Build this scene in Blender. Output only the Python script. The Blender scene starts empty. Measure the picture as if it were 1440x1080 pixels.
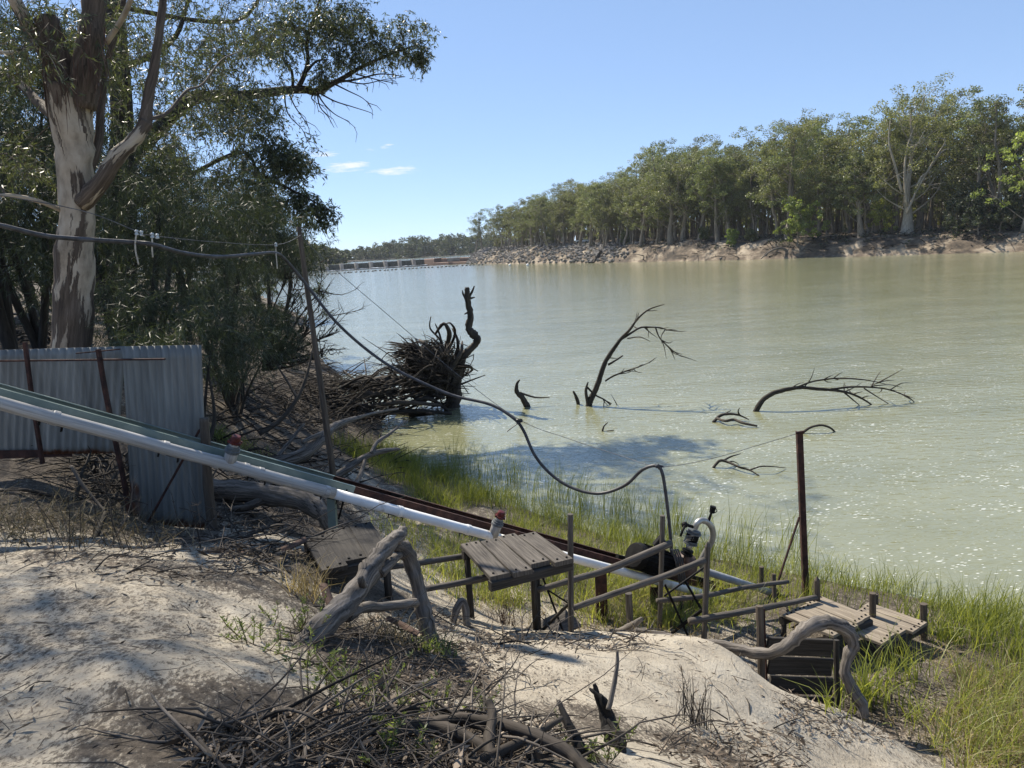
import bpy, math, random
import numpy as np
from mathutils import Vector, Matrix, noise as mnoise
R = math.radians
random.seed(7); rs = np.random.RandomState(7)
sc = bpy.context.scene
C = sc.collection

# ------------------------------------------------------------------ camera
EYE = 5.5; F = 1082.0; PITCH = R(9.9); ROLL = R(3.3)
fw = Vector((0, math.cos(PITCH), -math.sin(PITCH)))
r0 = Vector((1, 0, 0)); u0 = Vector((0, math.sin(PITCH), math.cos(PITCH)))
rt = r0*math.cos(ROLL) - u0*math.sin(ROLL)
up = r0*math.sin(ROLL) + u0*math.cos(ROLL)
cam_d = bpy.data.cameras.new('camera'); cam = bpy.data.objects.new('camera', cam_d); C.objects.link(cam)
cam_d.sensor_width = 36; cam_d.lens = 36*F/1440; cam_d.clip_start = .05; cam_d.clip_end = 20000
m = Matrix((rt, up, -fw)).transposed().to_4x4(); m.translation = (0, 0, EYE); cam.matrix_world = m
sc.camera = cam

def ray(px, py): return fw + rt*((px-720)/F) - up*((py-540)/F)
def P(px, py, Y):
    d = ray(px, py); return Vector((0, 0, EYE)) + d*(Y/d.y)
def G(px, py, z=0.0):
    d = ray(px, py); return Vector((0, 0, EYE)) + d*((z-EYE)/d.z)
def hor(px): return 540-F*math.tan(PITCH) - (px-720)*math.tan(ROLL)

# ------------------------------------------------------------------ light
SUN_AZ, SUN_EL = R(-39), R(48)          # azimuth from +Y towards +X
sun_dir = Vector((math.sin(SUN_AZ)*math.cos(SUN_EL), math.cos(SUN_AZ)*math.cos(SUN_EL), math.sin(SUN_EL)))
sd = bpy.data.lights.new('sun', 'SUN'); sun = bpy.data.objects.new('sun', sd); C.objects.link(sun)
sd.energy = 5.0; sd.angle = R(.5); sd.color = (1, .91, .77)
sun.rotation_euler = (-sun_dir).to_track_quat('-Z', 'Y').to_euler()
sc.view_settings.view_transform = 'Standard'; sc.view_settings.look = 'None'
sc.view_settings.exposure = .80; sc.view_settings.gamma = 1; sc.view_settings.use_curve_mapping = False
sc.cycles.use_denoising = True
sc.cycles.max_bounces = 6; sc.cycles.transparent_max_bounces = 8
sc.cycles.caustics_reflective = False; sc.cycles.caustics_refractive = False
sc.cycles.sample_clamp_indirect = 6

W = bpy.data.worlds.new('World'); sc.world = W; W.use_nodes = True
wt = W.node_tree; wn, wl = wt.nodes, wt.links
bg = wn['Background']; sky = wn.new('ShaderNodeTexSky'); sky.sky_type = 'NISHITA'; sky.sun_disc = False
sky.sun_elevation = SUN_EL; sky.sun_rotation = SUN_AZ; sky.altitude = 0
sky.air_density = .6; sky.dust_density = 0; sky.ozone_density = 2
bg.inputs[1].default_value = .080
# flatten the sky's contrast the way a phone's exposure does, keeping its hue
gm = wn.new('ShaderNodeGamma'); gm.inputs[1].default_value = .5; wl.new(sky.outputs[0], gm.inputs[0])
tn_ = wn.new('ShaderNodeMix'); tn_.data_type = 'RGBA'; tn_.blend_type = 'MULTIPLY'; tn_.inputs[0].default_value = 1; wl.new(gm.outputs[0], tn_.inputs[6]); tn_.inputs[7].default_value = (2.0, 2.4, 3.0, 1)
def wmath(op, a, b=None, c=None):
    n = wn.new('ShaderNodeMath'); n.operation = op
    for i, v in enumerate((a, b, c)):
        if v is None: continue
        if isinstance(v, (int, float)): n.inputs[i].default_value = v
        else: wl.new(v, n.inputs[i])
    return n.outputs[0]
tcw = wn.new('ShaderNodeTexCoord'); sx = wn.new('ShaderNodeSeparateXYZ'); wl.new(tcw.outputs['Generated'], sx.inputs[0])
az = wmath('ARCTAN2', sx.outputs[0], sx.outputs[1]); el = wmath('ARCSINE', sx.outputs[2])
cv = wn.new('ShaderNodeCombineXYZ'); wl.new(az, cv.inputs[0]); wl.new(el, cv.inputs[1])
mp = wn.new('ShaderNodeMapping'); wl.new(cv.outputs[0], mp.inputs[0]); mp.inputs['Scale'].default_value = (34, 210, 1); mp.inputs['Rotation'].default_value = (0, 0, R(-4))
nz = wn.new('ShaderNodeTexNoise'); wl.new(mp.outputs[0], nz.inputs['Vector']); nz.inputs['Scale'].default_value = 1; nz.inputs['Detail'].default_value = 9; nz.inputs['Roughness'].default_value = .68
tot = None
for (px, py, rx, ry, k) in ((488, 234, 46, 8, 1), (553, 241, 46, 7, 1), (456, 217, 30, 5, .8), (543, 206, 13, 3.5, .9), (514, 212, 12, 4, .5)):
    d = ray(px, py).normalized(); a0, e0 = math.atan2(d.x, d.y), math.asin(d.z)
    dx = wmath('DIVIDE', wmath('SUBTRACT', az, a0), rx/F); dy = wmath('DIVIDE', wmath('SUBTRACT', wmath('ADD', el, wmath('MULTIPLY', wmath('SUBTRACT', az, a0), -.057)), e0), ry/F)
    q = wmath('ADD', wmath('MULTIPLY', dx, dx), wmath('MULTIPLY', dy, dy))
    mk = wmath('MULTIPLY', wmath('MAXIMUM', wmath('SUBTRACT', 1, q), 0), k)
    tot = mk if tot is None else wmath('MAXIMUM', tot, mk)
cl = wmath('MULTIPLY', wmath('MAXIMUM', wmath('SUBTRACT', wmath('ADD', nz.outputs[0], wmath('MULTIPLY', tot, .30)), .62), 0), 3.6)
cl = wmath('MINIMUM', wmath('MULTIPLY', cl, wmath('GREATER_THAN', tot, 0)), .85)
mxw = wn.new('ShaderNodeMix'); mxw.data_type = 'RGBA'; wl.new(cl, mxw.inputs[0]); wl.new(tn_.outputs[2], mxw.inputs[6]); mxw.inputs[7].default_value = (7.4, 7.6, 7.9, 1)
wl.new(mxw.outputs[2], bg.inputs[0])

# ------------------------------------------------------------------ materials
def new_mat(name):
    mt = bpy.data.materials.new(name); mt.use_nodes = True
    return mt, mt.node_tree.nodes, mt.node_tree.links, mt.node_tree.nodes['Principled BSDF']
def ramp(n, stops, interp='LINEAR'):
    r = n.new('ShaderNodeValToRGB'); cr = r.color_ramp; cr.interpolation = interp
    while len(cr.elements) < len(stops): cr.elements.new(.5)
    for e, (p, c) in zip(cr.elements, stops):
        e.position = p; e.color = (*c, 1) if len(c) == 3 else c
    return r
def mixc(n, l, fac, a, b, mode='MIX'):
    x = n.new('ShaderNodeMix'); x.data_type = 'RGBA'; x.blend_type = mode
    for s, v in ((0, fac), (6, a), (7, b)):
        if isinstance(v, (int, float)): x.inputs[s].default_value = v
        elif isinstance(v, tuple): x.inputs[s].default_value = (*v, 1)
        else: l.new(v, x.inputs[s])
    return x.outputs[2]
def noise(n, l, vec, scale, detail=5, rough=.6, sc3=None, rot=None):
    if sc3 or rot:
        mpn = n.new('ShaderNodeMapping'); l.new(vec, mpn.inputs[0])
        if sc3: mpn.inputs['Scale'].default_value = sc3
        if rot: mpn.inputs['Rotation'].default_value = rot
        vec = mpn.outputs[0]
    t = n.new('ShaderNodeTexNoise'); l.new(vec, t.inputs['Vector']); t.inputs['Scale'].default_value = scale
    t.inputs['Detail'].default_value = detail; t.inputs['Roughness'].default_value = rough
    return t.outputs[0]
def bump(n, l, h, strength, dist, prev=None):
    b = n.new('ShaderNodeBump'); l.new(h, b.inputs['Height']); b.inputs['Strength'].default_value = strength; b.inputs['Distance'].default_value = dist
    if prev is not None: l.new(prev, b.inputs['Normal'])
    return b.outputs[0]

def wood_mat(name, dark, light, rough=.85, streak=(60, 3, 1), scl=1.0, obj=False, bstr=.7, lo=.3, hi=.75, isl=.12):
    mt, n, l, b = new_mat(name); tc = n.new('ShaderNodeTexCoord')
    v = tc.outputs['UV']
    a = noise(n, l, v, scl, 6, .65, streak); c = noise(n, l, v, 2.2, 4, .6)
    rp = ramp(n, [(lo, dark), ((lo+hi)/2+.02, tuple((x+y)/2 for x, y in zip(dark, light))), (hi, light)]); l.new(a, rp.inputs[0])
    gi = n.new('ShaderNodeNewGeometry'); mr = n.new('ShaderNodeMapRange'); l.new(gi.outputs['Random Per Island'], mr.inputs[0]); mr.inputs[3].default_value = 1-isl; mr.inputs[4].default_value = 1+isl
    hv = n.new('ShaderNodeHueSaturation'); l.new(rp.outputs[0], hv.inputs['Color']); l.new(mr.outputs[0], hv.inputs['Value'])
    col = mixc(n, l, .5, hv.outputs[0], mixc(n, l, c, (.45, .45, .45), (1.15, 1.15, 1.12)), 'MULTIPLY')
    l.new(col, b.inputs['Base Color']); b.inputs['Roughness'].default_value = rough; b.inputs['Specular IOR Level'].default_value = .25
    l.new(bump(n, l, a, bstr, .012), b.inputs['Normal'])
    return mt
def spot_mat(name, c1, c2, c3=None, scale=6, rough=.7, metal=0, bstr=.3, bd=.01, spec=.4, t=(.4, .6)):
    mt, n, l, b = new_mat(name); tc = n.new('ShaderNodeTexCoord'); v = tc.outputs['Object']
    a = noise(n, l, v, scale, 7, .65)
    rp = ramp(n, [(t[0], c1), (t[1], c2)] + ([(min(.97, t[1]+.14), c3)] if c3 else [])); l.new(a, rp.inputs[0])
    l.new(rp.outputs[0], b.inputs['Base Color']); b.inputs['Roughness'].default_value = rough; b.inputs['Metallic'].default_value = metal
    b.inputs['Specular IOR Level'].default_value = spec
    f = noise(n, l, v, scale*7, 4)
    l.new(bump(n, l, f, bstr, bd), b.inputs['Normal'])
    return mt
def leaf_mat(name, c1, c2, trans=.35, rough=.45, spec=.5, tcol=None, objvar=True):
    mt, n, l, b = new_mat(name)
    at = n.new('ShaderNodeAttribute'); at.attribute_name = 'rnd'
    rp = ramp(n, [(0, c1), (.8, c2), (1, tuple(min(1, x*1.5) for x in c2))]); l.new(at.outputs['Fac'], rp.inputs[0])
    col = rp.outputs[0]
    if objvar:
        oi = n.new('ShaderNodeObjectInfo'); hs = n.new('ShaderNodeHueSaturation'); l.new(col, hs.inputs['Color'])
        mr = n.new('ShaderNodeMapRange'); l.new(oi.outputs['Random'], mr.inputs[0]); mr.inputs[3].default_value = .72; mr.inputs[4].default_value = 1.3; l.new(mr.outputs[0], hs.inputs['Value'])
        m2 = n.new('ShaderNodeMath'); m2.operation = 'MULTIPLY'; l.new(oi.outputs['Random'], m2.inputs[0]); m2.inputs[1].default_value = 7.3
        m3 = n.new('ShaderNodeMath'); m3.operation = 'FRACT'; l.new(m2.outputs[0], m3.inputs[0])
        mr2 = n.new('ShaderNodeMapRange'); l.new(m3.outputs[0], mr2.inputs[0]); mr2.inputs[3].default_value = .475; mr2.inputs[4].default_value = .52; l.new(mr2.outputs[0], hs.inputs['Hue'])
        col = hs.outputs[0]
    l.new(col, b.inputs['Base Color']); b.inputs['Roughness'].default_value = rough; b.inputs['Specular IOR Level'].default_value = spec
    tr = n.new('ShaderNodeBsdfTranslucent')
    l.new(mixc(n, l, 1, col, tcol or (1.5, 1.6, .7), 'MULTIPLY'), tr.inputs[0])
    ms = n.new('ShaderNodeMixShader'); ms.inputs[0].default_value = trans
    l.new(b.outputs[0], ms.inputs[1]); l.new(tr.outputs[0], ms.inputs[2]); l.new(ms.outputs[0], n['Material Output'].inputs[0])
    return mt

M = {}
M['grey_wood'] = wood_mat('grey_wood', (.032, .028, .025), (.19, .17, .148), streak=(45, 2.2, 1), isl=.35)
M['dark_wood'] = wood_mat('dark_wood', (.018, .016, .0145), (.085, .077, .068), streak=(45, 2, 1))
M['pale_wood'] = wood_mat('pale_wood', (.13, .105, .08), (.40, .345, .27), streak=(45, 2, 1), isl=.3)
M['post_wood'] = wood_mat('post_wood', (.045, .036, .028), (.17, .14, .112), streak=(30, 2, 1))
M['drift'] = wood_mat('drift', (.032, .028, .025), (.31, .28, .25), streak=(34, 2.2, 1), bstr=1, lo=.34, hi=.72)
M['char'] = wood_mat('char', (.006, .006, .006), (.04, .037, .034), streak=(22, 3, 1), bstr=1)
M['dead'] = wood_mat('dead', (.02, .017, .014), (.095, .08, .066), streak=(20, 2, 1), isl=.5)
M['twig'] = wood_mat('twig', (.024, .02, .017), (.145, .125, .105), streak=(12, 2, 1), isl=.75)
M['bark_red'] = wood_mat('bark_red', (.06, .038, .03), (.19, .125, .096), streak=(12, 2, 1))
M['far_trunk'] = wood_mat('far_trunk', (.10, .082, .066), (.42, .365, .30), streak=(3, .35, 1), scl=1.5)
M['far_pale'] = wood_mat('far_pale', (.22, .19, .15), (.50, .46, .39), streak=(3, .3, 1), scl=1.5)
M['oak_trunk'] = wood_mat('oak_trunk', (.022, .019, .016), (.085, .072, .06), streak=(14, 1.5, 1))

def gum_bark():
    mt, n, l, b = new_mat('gum_bark'); tc = n.new('ShaderNodeTexCoord'); v = tc.outputs['UV']
    a = noise(n, l, v, 1, 7, .62, (4.2, .6, 1)); fine = noise(n, l, v, 1, 6, .65, (22, 1.6, 1))
    pale = ramp(n, [(.3, (.17, .14, .105)), (.5, (.34, .29, .225)), (.75, (.46, .41, .335))]); l.new(noise(n, l, v, 1, 5, .6, (5, 2, 1)), pale.inputs[0])
    brown = ramp(n, [(.3, (.032, .025, .02)), (.55, (.098, .077, .06)), (.8, (.195, .158, .125))]); l.new(fine, brown.inputs[0])
    # a sheet of old bark clings low down and above the fork; the smooth pale wood shows between
    at = n.new('ShaderNodeAttribute'); at.attribute_name = 'bark'
    ad = n.new('ShaderNodeMath'); ad.operation = 'ADD'; l.new(a, ad.inputs[0]); l.new(at.outputs['Fac'], ad.inputs[1])
    ed = ramp(n, [(.545, (0, 0, 0)), (.565, (1, 1, 1))]); l.new(ad.outputs[0], ed.inputs[0])
    col = mixc(n, l, ed.outputs[0], pale.outputs[0], brown.outputs[0])
    l.new(col, b.inputs['Base Color']); b.inputs['Roughness'].default_value = .8; b.inputs['Specular IOR Level'].default_value = .2
    hb = n.new('ShaderNodeMath'); hb.operation = 'MULTIPLY_ADD'; l.new(fine, hb.inputs[0]); hb.inputs[1].default_value = .5; l.new(ed.outputs[0], hb.inputs[2])
    l.new(bump(n, l, hb.outputs[0], .8, .02), b.inputs['Normal'])
    return mt
M['gum_bark'] = gum_bark()

def galv_mat():
    mt, n, l, b = new_mat('galvanised'); tc = n.new('ShaderNodeTexCoord'); v = tc.outputs['Object']
    st = noise(n, l, v, 1, 6, .6, (9, 9, .7)); big = noise(n, l, v, 1.6, 4)
    rp = ramp(n, [(.28, (.105, .112, .11)), (.55, (.185, .196, .19)), (.85, (.32, .33, .315))]); l.new(st, rp.inputs[0])
    rust = noise(n, l, v, 1, 6, .7, (7, 7, 2)); at = n.new('ShaderNodeAttribute'); at.attribute_name = 'rust'
    ad = n.new('ShaderNodeMath'); ad.operation = 'ADD'; l.new(rust, ad.inputs[0]); l.new(at.outputs['Fac'], ad.inputs[1])
    re = ramp(n, [(.72, (0, 0, 0)), (.9, (1, 1, 1))]); l.new(ad.outputs[0], re.inputs[0])
    col = mixc(n, l, re.outputs[0], mixc(n, l, .4, rp.outputs[0], mixc(n, l, big, (.6, .6, .6), (1.2, 1.2, 1.2)), 'MULTIPLY'), (.10, .04, .022))
    l.new(col, b.inputs['Base Color']); b.inputs['Roughness'].default_value = .55; b.inputs['Metallic'].default_value = .15
    return mt
M['galv'] = galv_mat()
M['rust'] = spot_mat('rust', (.025, .011, .009), (.065, .028, .02), (.13, .06, .038), scale=9, rough=.85, bstr=.4)
M['rust_bright'] = spot_mat('rust_bright', (.10, .035, .018), (.24, .085, .035), (.3, .14, .07), scale=9, rough=.85, bstr=.5)
M['green_steel'] = spot_mat('green_steel', (.10, .145, .135), (.15, .20, .185), (.22, .27, .25), scale=3, rough=.45, bstr=.1, spec=.5)
M['pvc'] = spot_mat('pvc', (.62, .62, .60), (.78, .78, .76), (.34, .27, .2), scale=3.2, rough=.4, bstr=.05, t=(.25, .60))
M['old_pipe'] = wood_mat('old_pipe', (.20, .195, .185), (.60, .59, .575), rough=.5, streak=(24, .9, 1), bstr=.12)
M['grey_pipe'] = spot_mat('grey_pipe', (.22, .24, .26), (.36, .38, .39), scale=5, rough=.5)
M['black'] = spot_mat('black', (.005, .005, .0055), (.012, .012, .0125), scale=8, rough=.65, bstr=.15, spec=.12)
M['cable'] = spot_mat('cable', (.03, .03, .032), (.07, .07, .075), scale=8, rough=.5, bstr=.1)
M['wire'] = spot_mat('wire', (.08, .08, .085), (.18, .18, .18), scale=8, rough=.5, metal=.5)
M['alu'] = spot_mat('alu', (.30, .30, .285), (.46, .46, .435), scale=9, rough=.38, metal=.55, bstr=.1)
M['red_cap'] = spot_mat('red_cap', (.055, .007, .006), (.11, .014, .012), scale=14, rough=.5)
M['valve_brown'] = spot_mat('valve_brown', (.06, .04, .032), (.12, .07, .05), scale=14, rough=.6)
M['ring'] = spot_mat('ring', (.07, .08, .085), (.14, .15, .155), scale=10, rough=.6)
M['porcelain'] = spot_mat('porcelain', (.32, .37, .40), (.48, .53, .55), scale=10, rough=.25, bstr=.02)
M['rope'] = spot_mat('rope', (.30, .28, .24), (.5, .48, .42), scale=10, rough=.9)
M['concrete'] = spot_mat('concrete', (.24, .22, .19), (.38, .35, .31), (.2, .18, .15), scale=.7, rough=.9, bstr=.1)
M['gate'] = spot_mat('gate', (.05, .055, .045), (.12, .125, .1), scale=1.2, rough=.8)
M['brick_red'] = spot_mat('brick_red', (.12, .075, .055), (.2, .13, .095), scale=2, rough=.9)
M['rock'] = spot_mat('rock', (.10, .095, .09), (.24, .225, .21), (.38, .35, .31), scale=.8, rough=.95, bstr=.2, bd=.1)
M['mound'] = spot_mat('mound', (.10, .08, .06), (.27, .225, .165), (.36, .31, .24), scale=2.2, rough=.95, bstr=.5, bd=.02, spec=.1)
M['buoy'] = spot_mat('buoy', (.05, .05, .05), (.1, .1, .1), scale=4, rough=.6)
M['white_paint'] = spot_mat('white_paint', (.74, .74, .72), (.82, .82, .8), scale=4, rough=.35)
M['foam'] = spot_mat('foam', (.6, .62, .6), (.85, .86, .84), scale=2, rough=.9)
M['gum_leaf'] = leaf_mat('gum_leaf', (.035, .043, .026), (.105, .118, .068), trans=.30, rough=.42, spec=.35, objvar=False)
M['oak_leaf'] = leaf_mat('oak_leaf', (.02, .028, .018), (.066, .08, .048), trans=.24, rough=.5, spec=.4, objvar=False)
M['far_leaf'] = leaf_mat('far_leaf', (.072, .083, .041), (.172, .182, .09), trans=.34, rough=.5, spec=.45)
M['distant_leaf'] = leaf_mat('distant_leaf', (.036, .046, .028), (.09, .102, .056), trans=.2, rough=.6, spec=.2, objvar=False)
M['far_bright'] = leaf_mat('far_bright', (.14, .17, .05), (.26, .30, .10), trans=.4, rough=.5, objvar=True)
M['reed'] = leaf_mat('reed', (.09, .118, .03), (.255, .285, .085), trans=.45, rough=.45, spec=.4, objvar=False, tcol=(1.5, 1.42, .6))
M['dry_reed'] = leaf_mat('dry_reed', (.14, .112, .062), (.33, .275, .165), trans=.35, rough=.6, spec=.25, objvar=False, tcol=(1.3, 1.2, .7))
M['weed'] = leaf_mat('weed', (.075, .10, .036), (.175, .205, .085), trans=.4, rough=.5, objvar=False)
M['grey_grass'] = leaf_mat('grey_grass', (.07, .06, .04), (.19, .165, .11), trans=.25, rough=.7, spec=.2, objvar=False, tcol=(1.1, 1.05, .8))
M['litter'] = leaf_mat('litter', (.045, .034, .025), (.24, .195, .15), trans=.05, rough=.8, spec=.2, objvar=False, tcol=(1, 1, 1))

def ground_mat(name='sand_ground'):
    mt, n, l, b = new_mat(name); tc = n.new('ShaderNodeTexCoord'); v = tc.outputs['Object']
    big = noise(n, l, v, .55, 5, .6); mid = noise(n, l, v, 2.6, 8, .68, (1, 1, .4), (0, 0, R(35)))
    fine = noise(n, l, v, 22, 6, .7); crumb = noise(n, l, v, 1, 8, .74, (52, 24, 28), (0, 0, R(28)))
    sand = ramp(n, [(.25, (.31, .27, .212)), (.5, (.44, .393, .315)), (.8, (.55, .505, .415))]); l.new(mid, sand.inputs[0])
    crumb2 = noise(n, l, v, 1, 8, .75, (9, 4.2, 5), (0, 0, R(35))); spk = noise(n, l, v, 70, 3, .6)
    dark = ramp(n, [(.3, (.055, .047, .039)), (.6, (.135, .115, .094)), (.8, (.25, .215, .172))]); l.new(fine, dark.inputs[0])
    att = n.new('ShaderNodeAttribute'); att.attribute_name = 'soil_shade'
    def M2(op, a, c, d=None):
        q = n.new('ShaderNodeMath'); q.operation = op
        for i, w in enumerate((a, c, d)):
            if w is None: continue
            if isinstance(w, (int, float)): q.inputs[i].default_value = w
            else: l.new(w, q.inputs[i])
        return q.outputs[0]
    # scraps of leaf mould lying on the sand, and some painted shade, thicker where the soil attribute says so
    k = M2('ADD', crumb, M2('MULTIPLY', crumb2, .45)); k = M2('ADD', k, M2('MULTIPLY', M2('MULTIPLY', att.outputs['Fac'], M2('ADD', crumb2, M2('SUBTRACT', mid, .1))), .50)); k = M2('ADD', k, M2('MULTIPLY', M2('SUBTRACT', big, .5), .35))
    re = ramp(n, [(.80, (0, 0, 0)), (.865, (.7, .7, .7)), (.96, (1, 1, 1))]); l.new(k, re.inputs[0])
    col = mixc(n, l, re.outputs[0], sand.outputs[0], dark.outputs[0])
    col = mixc(n, l, .6, col, mixc(n, l, fine, (.55, .55, .55), (1.35, 1.35, 1.35)), 'MULTIPLY'); col = mixc(n, l, .5, col, mixc(n, l, spk, (.5, .5, .5), (1.4, 1.4, 1.4)), 'MULTIPLY')
    l.new(col, b.inputs['Base Color']); b.inputs['Roughness'].default_value = .95; b.inputs['Specular IOR Level'].default_value = .1
    n1 = bump(n, l, mid, .6, .07); n2 = bump(n, l, crumb, .8, .025, n1); l.new(bump(n, l, fine, .5, .012, n2), b.inputs['Normal'])
    return mt
M['ground'] = ground_mat()
def bank_mat():
    mt, n, l, b = new_mat('far_bank_soil'); tc = n.new('ShaderNodeTexCoord'); v = tc.outputs['Object']
    a = noise(n, l, v, .16, 7, .7, (1, 1, 2.5)); d = noise(n, l, v, .05, 3)
    rp = ramp(n, [(.40, (.05, .04, .03)), (.5, (.135, .105, .075)), (.585, (.28, .235, .175)), (.72, (.41, .355, .275))]); l.new(a, rp.inputs[0])
    l.new(mixc(n, l, .3, rp.outputs[0], mixc(n, l, d, (.4, .38, .36), (1.2, 1.1, 1)), 'MULTIPLY'), b.inputs['Base Color']); b.inputs['Roughness'].default_value = .95
    l.new(bump(n, l, a, .6, .5), b.inputs['Normal'])
    return mt
M['far_bank'] = bank_mat()
def water_mat(name, flecks=True, rip=1.0):
    mt, n, l, b = new_mat(name); tc = n.new('ShaderNodeTexCoord'); v = tc.outputs['Object']
    w1 = noise(n, l, v, 1, 3, .55, (1.7, 4.2, 1), (0, 0, R(-12))); w2 = noise(n, l, v, 1, 3, .6, (4.5, 11, 1), (0, 0, R(-20))); w3 = noise(n, l, v, .18, 2, .5, (1, 2, 1))
    turb = ramp(n, [(.35, (.192, .198, .114)), (.65, (.243, .248, .15))]); l.new(noise(n, l, v, .11, 4, .6, (1, 2, 1)), turb.inputs[0])
    col = turb.outputs[0]
    if flecks:
        # scraps of pale foam and seed fluff drifting on the surface
        vo = n.new('ShaderNodeTexVoronoi'); vo.feature = 'F1'; mpv = n.new('ShaderNodeMapping'); l.new(v, mpv.inputs[0]); mpv.inputs['Scale'].default_value = (6.5, 19, 1); mpv.inputs['Rotation'].default_value = (0, 0, R(-14)); l.new(mpv.outputs[0], vo.inputs['Vector']); vo.inputs['Scale'].default_value = 1.0
        nd = noise(n, l, v, 1, 4, .7, (13, 36, 1), (0, 0, R(-14))); pat = noise(n, l, v, .55, 4, .65, (1, 1.6, 1))
        def M2(op, a, c):
            q = n.new('ShaderNodeMath'); q.operation = op
            for i, w in enumerate((a, c)):
                if isinstance(w, (int, float)): q.inputs[i].default_value = w
                else: l.new(w, q.inputs[i])
            return q.outputs[0]
        sepc = n.new('ShaderNodeSeparateColor'); l.new(vo.outputs['Color'], sepc.inputs[0])
        size = M2('ADD', M2('MULTIPLY', sepc.outputs[0], .20), M2('MULTIPLY', M2('SUBTRACT', pat, .5), .9))
        f = M2('SUBTRACT', M2('ADD', size, .04), M2('ADD', vo.outputs['Distance'], M2('MULTIPLY', M2('SUBTRACT', nd, .5), .75)))
        rf = ramp(n, [(.0, (0, 0, 0)), (.12, (1, 1, 1))]); l.new(f, rf.inputs[0])
        col = mixc(n, l, rf.outputs[0], col, (.74, .75, .69))
    l.new(col, b.inputs['Base Color']); b.inputs['Roughness'].default_value = .09; b.inputs['IOR'].default_value = 1.5; b.inputs['Specular IOR Level'].default_value = .75
    n1 = bump(n, l, w3, .12*rip, .5); n2 = bump(n, l, w1, .62*rip, .06, n1); l.new(bump(n, l, w2, .36*rip, .02, n2), b.inputs['Normal'])
    return mt
M['water'] = water_mat('river_water'); M['water_up'] = water_mat('upstream_water', False)

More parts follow.
